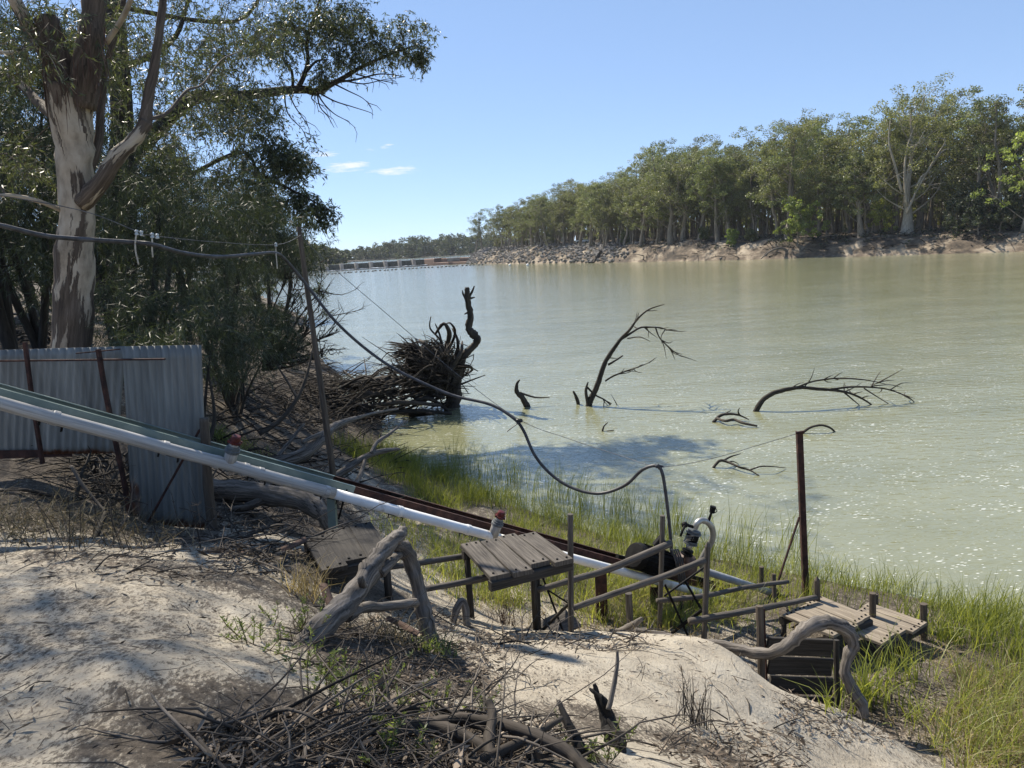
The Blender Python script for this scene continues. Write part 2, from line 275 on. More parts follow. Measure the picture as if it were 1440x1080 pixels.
# ------------------------------------------------------------------ mesh helpers
def perp(d):
    a = Vector((0, 0, 1)) if abs(d.z) < .9 else Vector((1, 0, 0))
    u = d.cross(a).normalized(); return u, d.cross(u).normalized()
class MB:
    def __init__(s): s.v = []; s.f = []; s.uv = []
    def quad(s, a, b, c, d, uv=((0, 0), (1, 0), (1, 1), (0, 1))):
        k = len(s.v); s.v += [a, b, c, d]; s.f.append((k, k+1, k+2, k+3)); s.uv += list(uv)
    def beam(s, p0, p1, w, h=None, upv=None, w1=None, jag=0):
        """rectangular bar from p0 to p1, with very slightly eased edges"""
        h = h or w; p0, p1 = Vector(p0), Vector(p1); d = p1-p0; L = d.length; d.normalize()
        if upv is None: u, v = perp(d)
        else: u = d.cross(Vector(upv)).normalized(); v = u.cross(d).normalized()
        off = random.random()*9; e = min(w, h)*.12; k = len(s.v); sec = []
        for (a, b) in ((-w/2+e, -h/2), (w/2-e, -h/2), (w/2, -h/2+e), (w/2, h/2-e), (w/2-e, h/2), (-w/2+e, h/2), (-w/2, h/2-e), (-w/2, -h/2+e)): sec.append((a, b))
        n = 8
        for t, p in ((0, p0), (1, p1)):
            for (a, b) in sec:
                j = d*random.uniform(-jag, jag) if jag else Vector((0, 0, 0))
                s.v.append(p+u*a+v*b+j)
        per = 0; cum = [0]
        for i in range(n):
            q = sec[(i+1) % n]; per += math.hypot(q[0]-sec[i][0], q[1]-sec[i][1]); cum.append(per)
        for i in range(n):
            j = (i+1) % n; s.f.append((k+i, k+j, k+n+j, k+n+i)); s.uv += [(cum[i]+off, off), (cum[i+1]+off, off), (cum[i+1]+off, L+off), (cum[i]+off, L+off)]
        s.f.append(tuple(k+i for i in reversed(range(n)))); s.uv += [(sec[i][0]+off, sec[i][1]) for i in reversed(range(n))]
        s.f.append(tuple(k+n+i for i in range(n))); s.uv += [(sec[i][0]+off, sec[i][1]) for i in range(n)]
    def tube(s, pts, rad, n=8, rough=0, cap=True, seed=0, flat=None):
        pts = [Vector(p) for p in pts]
        if isinstance(rad, (int, float)): rad = [rad]*len(pts)
        k0 = len(s.v); u = None; off = random.random()*9; L = 0; m_ = len(pts)
        for i, p in enumerate(pts):
            d = (pts[min(i+1, m_-1)]-pts[max(i-1, 0)])
            d = d.normalized() if d.length > 1e-9 else Vector((0, 0, 1))
            if u is None: u, v = perp(d)
            else:
                u = (u-d*u.dot(d)); u = u.normalized() if u.length > 1e-6 else perp(d)[0]; v = d.cross(u)
            for j in range(n):
                a = 2*math.pi*j/n; r = rad[i]
                if rough: r *= 1+rough*mnoise.noise((p+u*math.cos(a)*rad[i]*1.0+v*math.sin(a)*rad[i])*(1.1/max(rad[i], .02))*.6+Vector((seed, 0, 0)))
                s.v.append(p+u*(math.cos(a)*r)+v*(math.sin(a)*r*(flat or 1)))
        for i in range(m_-1):
            L1 = L+(pts[i+1]-pts[i]).length; r = (rad[i]+rad[i+1])*.5*2*math.pi/n
            for j in range(n):
                j2 = (j+1) % n; a = k0+i*n
                s.f.append((a+j, a+j2, a+n+j2, a+n+j)); s.uv += [(j*r+off, L+off), ((j+1)*r+off, L+off), ((j+1)*r+off, L1+off), (j*r+off, L1+off)]
            L = L1
        if cap:
            s.f.append(tuple(k0+j for j in reversed(range(n)))); s.uv += [(.1*math.cos(j), .1*math.sin(j)) for j in range(n)]
            e = k0+(m_-1)*n; s.f.append(tuple(e+j for j in range(n))); s.uv += [(.1*math.cos(j), .1*math.sin(j)) for j in range(n)]
    def lathe(s, p0, d, prof, n=18):
        """profile of (height along d, radius)"""
        d = Vector(d).normalized(); s.tube([Vector(p0)+d*h+Vector((0, 0, 0)) for h, r in prof], [max(r, 1e-4) for h, r in prof], n)
    def blob(s, c, r, seed, amp=.35, sub=1, sq=(1, 1, 1)):
        import bmesh
        bm = bmesh.new(); bmesh.ops.create_icosphere(bm, subdivisions=sub, radius=1); k = len(s.v)
        for v in bm.verts:
            q = v.co*(1+amp*mnoise.noise(v.co*1.3+Vector((seed*3.7, seed, 0)))); s.v.append(Vector(c)+Vector((q.x*sq[0], q.y*sq[1], q.z*sq[2]))*r)
        for f in bm.faces: s.f.append(tuple(k+x.index for x in f.verts)); s.uv += [(0, 0)]*len(f.verts)
        bm.free()
    def build(s, name, mat, parent=None, base=None, smooth=False, attr=None):
        me = bpy.data.meshes.new(name)
        b = Vector(base) if base is not None else (parent.get_b() if hasattr(parent, 'get_b') else (parent.location.copy() if parent else Vector((0, 0, 0))))
        if parent and parent.parent: b = parent.parent.location+parent.location
        me.from_pydata([tuple(Vector(v)-b) for v in s.v], [], s.f)
        uvl = me.uv_layers.new(name='UVMap'); uvl.data.foreach_set('uv', np.array(s.uv, dtype=np.float32).ravel())
        if attr:
            for nm, vals in attr.items():
                at = me.attributes.new(nm, 'FLOAT', 'POINT'); at.data.foreach_set('value', np.array(vals, dtype=np.float32))
        if smooth: me.polygons.foreach_set('use_smooth', [True]*len(me.polygons))
        me.materials.append(M[mat] if isinstance(mat, str) else mat); me.update()
        o = bpy.data.objects.new(name, me); C.objects.link(o)
        if parent: o.parent = parent
        else: o.location = b
        return o
def tag(o, label=None, cat=None, group=None, kind=None):
    if label: o['label'] = label
    if cat: o['category'] = cat
    if group: o['group'] = group
    if kind: o['kind'] = kind
    return o
def thing(name, loc, label, cat, group=None):
    o = bpy.data.objects.new(name, None); C.objects.link(o); o.location = Vector(loc); o.empty_display_size = .2
    return tag(o, label, cat, group)
def np_mesh(name, verts, faces, mat, parent=None, base=(0, 0, 0), rnd=None, smooth=False):
    """fast mesh from arrays (faces all of one size); rnd = one value per face"""
    me = bpy.data.meshes.new(name); nv, nf, k = len(verts), len(faces), faces.shape[1]
    me.vertices.add(nv); me.vertices.foreach_set('co', (verts-np.array(base)).astype(np.float32).ravel())
    me.loops.add(nf*k); me.loops.foreach_set('vertex_index', faces.astype(np.int32).ravel())
    me.polygons.add(nf); me.polygons.foreach_set('loop_start', np.arange(0, nf*k, k, dtype=np.int32))
    try: me.polygons.foreach_set('loop_total', np.full(nf, k, dtype=np.int32))
    except Exception: pass
    if rnd is not None:
        at = me.attributes.new('rnd', 'FLOAT', 'FACE'); at.data.foreach_set('value', rnd.astype(np.float32))
    if smooth: me.polygons.foreach_set('use_smooth', [True]*nf)
    me.update(); me.validate(); me.materials.append(M[mat] if isinstance(mat, str) else mat)
    o = bpy.data.objects.new(name, me); C.objects.link(o)
    if parent: o.parent = parent
    else: o.location = base
    return o
def nrm(a): return a/np.maximum(np.linalg.norm(a, axis=1, keepdims=True), 1e-9)
def leaf_arrays(pos, d, length, width, rng, fold=0):
    """lance-shaped leaves: one rhombus each, its widest point before the middle"""
    n = len(pos); d = nrm(d); s = nrm(np.cross(d, rng.normal(size=(n, 3)))); L = np.asarray(length).reshape(-1, 1)*np.ones((n, 1)); Wd = np.asarray(width).reshape(-1, 1)*np.ones((n, 1))
    mid = pos+d*L*.42
    v = np.stack([pos, mid+s*Wd*.5, pos+d*L, mid-s*Wd*.5], 1).reshape(-1, 3)
    return v, np.arange(4*n).reshape(n, 4)
def blade_arrays(base, d, lean, length, width, rng, seg=3):
    """grass blades: tapering strips of three quads that bow over"""
    n = len(base); s = nrm(np.cross(d, rng.normal(size=(n, 3)))); V = []; L = np.asarray(length).reshape(-1, 1); Wd = np.asarray(width).reshape(-1, 1)
    for i in range(seg+1):
        t = i/seg; c = base+d*L*t+lean*L*t*t-np.array([[0, 0, 1]])*L*(np.linalg.norm(lean, axis=1, keepdims=True)**1.3)*.35*t*t*t
        w = Wd*(1-t)**.6*.5+.0006
        V += [c-s*w, c+s*w]
    V = np.stack(V, 1).reshape(-1, 3); k = np.arange(n)[:, None]*(2*(seg+1)); fs = []
    for i in range(seg): fs.append(np.stack([k[:, 0]+2*i, k[:, 0]+2*i+1, k[:, 0]+2*i+3, k[:, 0]+2*i+2], 1))
    return V, np.concatenate(fs), seg
def curve(pts, sub=6):
    """Catmull-Rom through points"""
    p = [Vector(q) for q in pts]; out = []
    for i in range(len(p)-1):
        a, b, c, d = p[max(i-1, 0)], p[i], p[i+1], p[min(i+2, len(p)-1)]
        for j in range(sub):
            t = j/sub; out.append(.5*((2*b)+(c-a)*t+(2*a-5*b+4*c-d)*t*t+(3*b-a-3*c+d)*t**3))
    out.append(p[-1]); return out
def lerps(vals, n):
    return list(np.interp(np.linspace(0, len(vals)-1, n), range(len(vals)), vals))
def log_mb(mb, pxs, rads, n=10, rough=.3, sub=6, seed=0, cap=True):
    """pxs: (px, py, depth) triples; rads in metres"""
    c = curve([P(*q) for q in pxs], sub); mb.tube(c, lerps(rads, len(c)), n, rough, cap, seed); return c

# ------------------------------------------------------------------ terrain
SHORE = np.array([(60, -60), (25, -8), (12, 5.5), (7.2, 9.4), (5.2, 11.3), (3.4, 12.6), (1.7, 14), (0, 16), (-1.7, 18.3), (-3.2, 20.5), (-4.0, 22.5), (-4.4, 25), (-5.2, 27.5), (-7, 30), (-9.5, 38), (-14, 55), (-22, 81), (-45, 140), (-100, 260), (-165, 350), (-195, 430), (-180, 560), (-190, 720), (-280, 1100), (-700, 2500)], float)
def signed(pts, line):
    best = np.full(len(pts), 1e18); sg = np.ones(len(pts))
    for a, b in zip(line[:-1], line[1:]):
        ab = b-a; t = np.clip(((pts-a)@ab)/(ab@ab), 0, 1); q = a+t[:, None]*ab; dd = ((pts-q)**2).sum(1)
        cr = ab[0]*(pts[:, 1]-a[1])-ab[1]*(pts[:, 0]-a[0]); k = dd < best-1e-9
        best = np.where(k, dd, best); sg = np.where(k, np.sign(cr), sg)
    return np.sqrt(best)*sg
CP = []
for (px, py, z) in [(720, 1080, 3.35), (0, 1080, 3.8), (350, 1080, 3.68), (900, 1080, 2.85), (1040, 1078, 2.1), (1180, 1075, 1.05), (1280, 1060, .62), (1440, 1080, .5),
        (0, 900, 3.72), (150, 950, 3.7), (0, 790, 3.5), (100, 770, 3.42), (200, 768, 3.08), (300, 752, 2.95), (370, 748, 2.78), (250, 900, 3.5), (250, 820, 3.35), (400, 940, 3.25), (390, 850, 3.05), (450, 805, 2.72),
        (530, 810, 2.3), (600, 905, 2.45), (560, 850, 2.35), (520, 960, 3.0), (650, 1000, 2.9), (640, 884, 1.9), (750, 893, 1.7), (900, 888, 1.5), (1030, 915, 1.3), (1068, 948, 1.18), (850, 960, 2.15), (1000, 1000, 1.72), (700, 970, 2.5), (780, 1030, 2.75),
        (1125, 1000, .5), (1200, 960, .42), (1300, 965, .35), (1440, 960, .3), (1360, 1040, .45),
        (430, 600, .95), (350, 600, 1.9), (400, 522, 1.9), (450, 540, 1.2), (300, 640, 2.35), (480, 640, .7), (330, 700, 2.5), (400, 705, 2.1), (480, 695, 1.45), (560, 720, .55), (640, 770, .5), (260, 560, 2.7), (250, 500, 2.9),
        (0, 470, 3.9), (60, 445, 4.0), (200, 450, 3.1), (120, 600, 3.25), (0, 560, 3.5), (-300, 700, 3.7), (-300, 500, 3.9)]:
    g = G(px, py, z); CP.append((g.x, g.y, z))
CP += [(-4.55, 8.25, 2.95), (-4.6, 9.25, 3.5), (-5.4, 8.9, 3.55), (-3.95, 8.1, 2.78), (-3.3, 7.95, 2.7), (-3.6, 9, 2.8), (-5.6, 7.9, 3.35), *[(*G(px, py, z)[:2], z) for px, py, z in ((45, 668, 3.5), (20, 672, 3.52), (80, 680, 3.4), (45, 715, 3.38), (-40, 680, 3.55))], (2.74, 7.32, .5), (3.0, 7.3, .45), (3.4, 7.3, .41), (2.45, 8.1, .6), (2.52, 6.85, 1.08), (2.9, 6.62, 1.05), (3.3, 6.5, .85), (-15, 8, 3.8), (-20, 20, 3.8), (-25, 35, 3.7), (0, -3, 4), (-6, -3, 4), (5, -3, 3.4), (-1, .5, 3.9), (1.5, 1, 3.5), (6, 2, 1.7), (9, 3.5, .7), (4.2, 4.2, 1.5), (.3, 8.6, .95), (1.2, 8.8, .72), (2.0, 8.8, .62), (.6, 9.3, .7), (1.8, 9.5, .5), (-.6, 8.7, 1.15), (3.2, 9.2, .45), (2.6, 10.4, .3), (1, 11, .5), (-.8, 10.5, .9), (-.8, 13, .45), (-2.6, 15, .55), (-3, 18, .25), (-4.6, 20, .45), (6, 8.8, .25)]
for i in range(1, 14):   # water's edge and the bed beyond it
    x, y = SHORE[i]; CP.append((x, y, .0)); t = SHORE[i+1]-SHORE[i-1]; t = t/np.linalg.norm(t); CP.append((x+t[1]*3, y-t[0]*3, -.7)); CP.append((x+t[1]*9, y-t[0]*9, -1.6))
CP = np.array(CP)
def tps_fit(cp, lam=.02):
    n = len(cp); xy = cp[:, :2]/10
    d2 = ((xy[:, None]-xy[None])**2).sum(2); K = np.where(d2 > 0, d2*np.log(np.maximum(d2, 1e-12)), 0)+lam*np.eye(n)*.05
    Pm = np.c_[np.ones(n), xy]; A = np.block([[K, Pm], [Pm.T, np.zeros((3, 3))]])
    return np.linalg.solve(A, np.r_[cp[:, 2], 0, 0, 0])
TW = tps_fit(CP)
def ground_z(pts):
    pts = np.asarray(pts, float).reshape(-1, 2); out = np.zeros(len(pts)); n = len(CP); xy = CP[:, :2]/10
    for s in range(0, len(pts), 20000):
        q = pts[s:s+20000]/10; d2 = ((q[:, None]-xy[None])**2).sum(2); K = np.where(d2 > 0, d2*np.log(np.maximum(d2, 1e-12)), 0)
        out[s:s+20000] = K@TW[:n]+np.c_[np.ones(len(q)), q]@TW[n:]
    r = np.hypot(pts[:, 0]+2, pts[:, 1]-11); w = np.clip((34-r)/14, 0, 1); w = w*w*(3-2*w)
    d = signed(pts, SHORE); far = np.where(d > 0, 4.0*(1-np.exp(-d/9)), np.maximum(d*.25, -2.2))
    out = np.clip(out, -2.2, 4.4)
    return out*w+far*(1-w)
GX0, GX1, GY0, GY1, GS = -42.0, 16.0, -4.0, 62.0, .15
_gx = np.arange(GX0, GX1+GS, GS); _gy = np.arange(GY0, GY1+GS, GS); _GX, _GY = np.meshgrid(_gx, _gy)
GRID = ground_z(np.c_[_GX.ravel(), _GY.ravel()]).reshape(_GX.shape); GL = GRID.tolist()
def gz(x, y):
    if GX0 < x < GX1 and GY0 < y < GY1:
        a, b = (x-GX0)/GS, (y-GY0)/GS; i, j = int(a), int(b); a -= i; b -= j
        return (GL[j][i]*(1-a)+GL[j][i+1]*a)*(1-b)+(GL[j+1][i]*(1-a)+GL[j+1][i+1]*a)*b
    return float(ground_z([(x, y)])[0])
def on(px, py, zguess=2.0):
    """where the line of sight through a pixel meets the ground"""
    d = ray(px, py); d = d/d.y; t = 1.0
    while t < 58:
        st = .05 if t < 14 else .25
        if EYE+d.z*t < gz(d.x*t, t):
            t -= st/2; return Vector((d.x*t, t, gz(d.x*t, t)))
        t += st
    return Vector((d.x*t, t, gz(d.x*t, t)))
def axis_pts(lo, fl, fh, hi, step, grow=1.14):
    mid = list(np.arange(fl, fh, step)); a = []; x, s = fl, step
    while x > lo: s *= grow; x -= s; a.append(x)
    b = []; x, s = fh, step
    while x < hi: b.append(x); s *= grow; x += s
    return np.array(a[::-1]+mid+b)
xs = axis_pts(-700, -8.5, 7.5, 70, .075); ys = axis_pts(-60, 1.5, 14, 2500, .075)
X, Y = np.meshgrid(xs, ys); pts = np.c_[X.ravel(), Y.ravel()]; Z = ground_z(pts)
near = np.clip((40-np.hypot(pts[:, 0], pts[:, 1]-10))/25, 0, 1)
lump = np.array([mnoise.fractal(Vector((x*.9, y*.9, 0)), .9, 2.1, 5)*.055+mnoise.noise(Vector((x*3.1, y*3.1, 4)))*.02+mnoise.noise(Vector((x*6.3, y*6.3, 7)))*.009 if q > 0 else mnoise.noise(Vector((x*.05, y*.05, 1)))*.4 for (x, y), q in zip(pts, near)])
Z = Z+lump*np.where(Z > .12, 1, .3)
# soil attribute: leaf mould, dark earth, and shade painted at left and under the fence
soil_shade = .0+.17*np.clip((.6-pts[:, 0])/1.5, 0, 1)  # debris thickened towards the left, partly standing in for tree shade
def patch(cx, cy, rx, ry, k, rot=0):
    global soil_shade
    c, s = math.cos(rot), math.sin(rot); dx, dy = pts[:, 0]-cx, pts[:, 1]-cy; a, b = (dx*c+dy*s)/rx, (-dx*s+dy*c)/ry
    soil_shade = np.maximum(soil_shade, k*np.clip(1.4-(a*a+b*b), 0, 1))
for (px, py, rx, ry, k) in [(480, 1040, 1.0, .7, .8), (650, 1040, .8, .6, .7), (560, 930, .7, .8, .8), (100, 720, 1.6, .9, .6), (400, 720, 1.4, 2.0, .75), (330, 640, 2.5, 3.5, .85), (440, 580, 4, 7, .9), (260, 800, 1.6, .5, .45), (500, 820, .9, .7, .6), (820, 1010, .5, .4, .5), (1000, 1060, .5, .4, .55), (1250, 950, .9, .5, .5), (1380, 1000, 1.4, .9, .5), (120, 660, 1.3, .8, 1.3), (60, 460, 12, 16, .6), (200, 480, 8, 12, .8)]:  # strongest patch, below the fence gap, paints the dark of a shaded hollow
    g = on(px, py); patch(g.x, g.y, rx, ry, k)
dsh = signed(pts, SHORE); zone = (Z < .9) & (dsh > -3); soil_shade = np.where(zone, np.maximum(soil_shade, np.clip((.95-Z)*.9, 0, .6)), soil_shade); soil_shade = np.where(np.hypot(pts[:, 0], pts[:, 1]) > 36, np.maximum(soil_shade, .6), soil_shade)
nx, ny = len(xs), len(ys); idx = np.arange(nx*ny).reshape(ny, nx)
F4 = np.stack([idx[:-1, :-1], idx[:-1, 1:], idx[1:, 1:], idx[1:, :-1]], -1).reshape(-1, 4)
gro = np_mesh('ground', np.c_[pts, Z], F4, 'ground', smooth=True); tag(gro, kind='structure')
at = gro.data.attributes.new('soil_shade', 'FLOAT', 'POINT'); at.data.foreach_set('value', soil_shade.astype(np.float32))

# river below the weir, weir pool above it
W0 = G(235, 395, 0); W1 = G(603, 372, 0); W2 = G(664, 370.5, 0); WA = W0+(W0-W1)*.1; WB = Vector((W2.x+3, W2.y+6, 0)); WB2 = G(664, 371, 0)
mb = MB()
wx = axis_pts(-130, -8, 20, 900, 2, 1.2); wy = np.append(axis_pts(-80, 6, 60, max(W0.y, W2.y)+1, 2, 1.15), max(W0.y, W2.y)+1.5)
for yy0, yy1 in zip(wy[:-1], wy[1:]):
    mb.quad((-320, yy0, 0), (1200, yy0, 0), (1200, yy1, 0), (-320, yy1, 0))
tag(mb.build('river_water', 'water'), kind='structure')
bdir = Vector((.91, .41, 0))
mb = MB(); zu = 2.86; wb_ = Vector((0, 1.6, zu))
mb.v += [Vector((WA.x-200, WA.y, zu)), WA+wb_, W1+wb_, WB+wb_+Vector((0, 3, 0)), WB+wb_+bdir*30, Vector((900, 900, zu)), Vector((1500, 4000, zu)), Vector((-1500, 4000, zu))]; mb.f.append((0, 1, 2, 3, 4, 5, 6)); mb.uv += [(0, 0)]*7
tag(mb.build('weir_pool', 'water_up'), kind='structure')
mb = MB(); mb.quad((-6000, -6000, -2.6), (6000, -6000, -2.6), (6000, 9000, -2.6), (-6000, 9000, -2.6)); tag(mb.build('river_bed', 'ground'), kind='structure')

# far bank
FS = [Vector((WB2.x-3, WB2.y+4, 0))]+[G(px, py, 0) for px, py in ((670, 371), (720, 371), (780, 370.3), (850, 369.5), (920, 368), (1000, 366.5), (1080, 364.5), (1150, 362), (1210, 360.5), (1290, 358), (1370, 356), (1450, 353.5))]
FS += [Vector((108, 112, 0)), Vector((122, 80, 0)), Vector((150, 20, 0)), Vector((220, -80, 0))]
fsm = curve(FS, 10)
OFF = [-4, -1, 0, .8, 1.6, 2.5, 3.5, 4.5, 6, 8, 10.5, 14, 18, 24, 32, 45, 70, 140, 400, 1500]
def bank_h(o, p):
    rock = min(1, max(0, (p.y-250)/60)); steep = 2.8+rock*.6
    k = mnoise.noise(Vector((p.x*.035, p.y*.035, 3)))
    top = (4.9+2.2*min(1, max(0, (p.y-170)/120))+.6*k); h = top*(1-math.exp(-max(o, 0)/(steep*(1.25+.6*mnoise.noise(Vector((p.x*.06, p.y*.06, 9))))))) if o > 0 else o*.3
    return h+(.35*mnoise.noise(Vector((p.x*.3, p.y*.3, o*.3))) if o > .5 else 0)
mb = MB(); no = len(OFF)
for p in fsm:
    for o in OFF:
        q = p+bdir*(o+(0 if o <= 0 or o > 20 else .8*mnoise.noise(Vector((p.x*.2, p.y*.2, o))))); mb.v.append(Vector((q.x, q.y, bank_h(o, p))))
for i in range(len(fsm)-1):
    for j in range(no-1):
        a = i*no+j; mb.f.append((a, a+1, a+no+1, a+no)); mb.uv += [(0, 0)]*4
tag(mb.build('far_bank', 'far_bank', smooth=True), kind='structure')
def far_point(t, o):
    """t = index along the far shoreline, o = metres inland"""
    i = min(int(t), len(fsm)-2); p = fsm[i].lerp(fsm[i+1], t-i); q = p+bdir*o; return Vector((q.x, q.y, bank_h(o, p)))
def px_of(p):
    d = Vector(p)-Vector((0, 0, EYE)); c = d.dot(fw); return 720+F*d.dot(rt)/c, 540-F*d.dot(up)/c

# ------------------------------------------------------------------ trees of the far bank
def crown_arrays(clumps, per, size, rng, droop=.4):
    """leaf sprays scattered through clump ellipsoids, thin towards the middle so that gaps show"""
    c = np.array([k[:3] for k in clumps]); r = np.array([k[3] for k in clumps])
    idx = np.repeat(np.arange(len(c)), per); n = len(idx)
    u = nrm(rng.normal(size=(n, 3))); rad = rng.uniform(.35, 1.0, n)**.6
    pos = c[idx]+u*(rad*r[idx])[:, None]*np.array([1, 1, .72])
    d = rng.normal(size=(n, 3))*.8+u*.5; d[:, 2] -= droop
    L = size*rng.uniform(.6, 1.5, n); v, f = leaf_arrays(pos, d, L, L*.55, rng)
    tone = np.clip(rng.uniform(0, .8, n)+(rng.uniform(-.2, .3, len(c)))[idx], 0, 1)
    return v, f, tone
def far_tree_parts(kind, H, seed):
    rng = np.random.RandomState(seed); rnd = random.Random(seed); mb = MB(); tips = []
    if kind == 'slim': nl, base, spread, r0_ = 7, .50, .16, .016
    elif kind == 'wide': nl, base, spread, r0_ = 11, .38, .26, .021
    elif kind == 'low': nl, base, spread, r0_ = 10, .16, .30, .018
    elif kind == 'giant': nl, base, spread, r0_ = 17, .26, .28, .028
    lean = Vector((rnd.uniform(-.13, .13), rnd.uniform(-.13, .13), 0))
    tr = [Vector((0, 0, -.6))]+[Vector((0, 0, H*t))+lean*H*t+Vector((rnd.uniform(-1, 1), rnd.uniform(-1, 1), 0))*H*.012 for t in (.05, .15, .3, .45, .6, .75, .88)]
    rr = [r0_*H*k for k in ((2.0, 1.5, 1.0, .8, .55, .36, .22, .1) if kind == 'giant' else (1.5, 1.1, .9, .8, .62, .45, .3, .15))]
    tc = curve(tr, 3); mb.tube(tc, lerps(rr, len(tc)), 7)
    tips.append((tr[-1], .085*H))
    for i in range(nl):
        t = base+(.93-base)*(i+rnd.random()*.8)/nl; k = int(t*(len(tc)-1)); p = tc[min(k, len(tc)-1)]; a = i*2.4+rnd.uniform(-.5, .5)
        L = H*spread*(1.15-.55*t)*rnd.uniform(.7, 1.25); q = p+Vector((math.cos(a)*L, math.sin(a)*L, L*rnd.uniform(.55, 1.15)))
        mid = p.lerp(q, .5)+Vector((rnd.uniform(-1, 1), rnd.uniform(-1, 1), -.6))*L*.12
        cc = curve([p, mid, q], 3); r1 = r0_*H*(.26 if kind == 'giant' else .42)*(1.1-t*.6); mb.tube(cc, lerps([r1, r1*.6, r1*.25], len(cc)), 5)
        for s in range(8 if kind != 'slim' else 6):
            w = q.lerp(mid, rnd.uniform(-.15, .8))+Vector((rnd.gauss(0, 1), rnd.gauss(0, 1), rnd.gauss(.1, 1.0)))*L*.36
            w.z = min(w.z, H*.985); tips.append((w, H*rnd.uniform(.026, .06)))
            mb.tube([mid.lerp(q, .5), w], [r1*.25, r1*.1], 4, cap=False)
    cl = [(p.x, p.y, p.z, r) for p, r in tips]
    return mb, cl
PROT = []
for j, (kind, n_) in enumerate((('slim', 3), ('wide', 3), ('low', 2))):
    for s in range(n_+1):
        H = 25.0; mbt, cl = far_tree_parts(kind, H, 20+j*10+s); v, f, tn = crown_arrays(cl, 112 if kind != 'slim' else 120, .29, np.random.RandomState(s+j))
        t = thing('gum_tree', (0, 0, 0), 'x', 'tree'); tr_o = mbt.build('trunk', 'far_trunk', t, smooth=True); cr_o = np_mesh('crown', v, f, 'far_leaf', t, rnd=tn)
        PROT.append((kind, t)); used_proto = set()
def copy_thing(t):
    r = t.copy(); C.objects.link(r)
    for ch in list(t.children):
        c = ch.copy(); C.objects.link(c); c.parent = r
        for g in list(ch.children):
            d = g.copy(); C.objects.link(d); d.parent = c
    return r
OUT = [(600, 340), (655, 316), (672, 300), (700, 288), (745, 276), (790, 272), (830, 258), (880, 246), (915, 222), (950, 212), (1020, 214), (1045, 196), (1070, 190), (1120, 176), (1160, 182), (1215, 172), (1250, 158), (1300, 132), (1330, 150), (1370, 142), (1420, 126), (1500, 112), (1700, 80), (3000, 40)]
def top_y(px): return float(np.interp(px, [o[0] for o in OUT], [o[1] for o in OUT]))
spots = []
rows = [(6, 1, 1.0), (10, 1, 1), (15, 1, 1), (21, 1, 1), (28, 1, 1), (37, 1, 1), (48, 1, 1)]
rr_ = random.Random(3); nf_ = len(fsm)-1
for ri, (off, _, _) in enumerate(rows):
    t = rr_.uniform(.5, 3) if ri else 2.0
    while t < nf_-12:
        i = int(t); seglen = (fsm[i+1]-fsm[i]).length; p = far_point(t, off+rr_.uniform(-2.2, 2.2))
        spots.append((ri, p)); t += (5.6+ri*.35)*rr_.uniform(.55, 1.5)/max(seglen, .3)
rr_.shuffle(spots); spots.sort(key=lambda s: s[0])
used = set(); nt = 0
for ri, p in spots:
    px, py = px_of(p)
    if px < 640 or px > 1560 or nt >= 262: continue
    if ri == 0 and (1235 < px < 1310 or 925 < px < 960 or 1085 < px < 1200 or 1330 < px): 
        if rr_.random() < .85: continue
    if px > 1130 and ri < 2 and rr_.random() < .75: continue
    kind = rr_.choice(['wide', 'wide', 'slim', 'low'] if ri == 0 else ['slim', 'slim', 'wide', 'wide'] if ri < 4 else ['slim', 'wide', 'low', 'wide'])
    cand = [k for k, (kd, o) in enumerate(PROT) if kd == kind]; k = rr_.choice(cand)
    H = (hor(px)-top_y(px))/F*p.y+EYE-p.z; H *= rr_.choice([.52, .66, .78, .86, .95, 1.0]) if ri < 3 else rr_.choice([.74, .82, .9, .98, 1.07])
    if kind == 'low': H *= .74
    if k in used: o = copy_thing(PROT[k][1])
    else: o = PROT[k][1]; used.add(k)
    s = H/25; o.location = p; o.scale = (s*rr_.uniform(.95, 1.3), s*rr_.uniform(.95, 1.3), s); o.rotation_euler = (0, 0, rr_.uniform(0, 6.28))
    if ri <= 1 and px < 700: tag(o, 'small gum tree at the tip of the far bank, over the rocks by the weir', 'tree', 'gum trees at the left tip of the far bank')
    elif ri <= 1: tag(o, 'olive green gum tree in the front rank of the far bank forest', 'tree', 'gum trees in the front rank on the far bank')
    else: tag(o, 'gum tree standing deeper in the dense forest across the river', 'tree', 'gum trees deep in the far bank forest')
    nt += 1
for k, (kd, o) in enumerate(PROT):
    if k not in used:
        for ch in list(o.children): bpy.data.objects.remove(ch)
        bpy.data.objects.remove(o)

def at_far(px, py, off):
    """point on the far bank seen near pixel column px, off metres inland"""
    best = min((abs(px_of(far_point(t, off))[0]-px), t) for t in np.linspace(0, nf_-1, 600)); return far_point(best[1], off)
def special(px, off, H, kind, seed, label, trunk='far_trunk', leaf='far_leaf', per=80, size=.38, name='gum_tree', thin=1.0, rscale=1.0):
    p = at_far(px, 0, off); t = thing(name, p, label, 'tree' if name != 'bush' else 'bush'); mbt, cl = far_tree_parts(kind, H, seed)
    mbt.v = [Vector(v)+p for v in mbt.v]; mbt.build('trunk', trunk, t, smooth=True)
    if thin < 1: cl = [c for c in cl if random.random() < thin]
    cl = [(x, y, z, r*rscale) for x, y, z, r in cl]
    v, f, tn = crown_arrays(cl, per, size, np.random.RandomState(seed)); np_mesh('crown', v, f, leaf, t, rnd=tn); return t, p
def px_h(px, py, Y, zb): return P(px, py, Y).z-zb
p = at_far(1275, 0, 8.5); Hb = px_h(1235, 118, p.y, p.z)
tb, pb = special(1275, 8.5, Hb, 'giant', 5, 'tallest gum on the far bank, thick pale trunk and bare white limbs reaching right', 'far_pale', per=120, size=.32, thin=.92)
mb = MB()
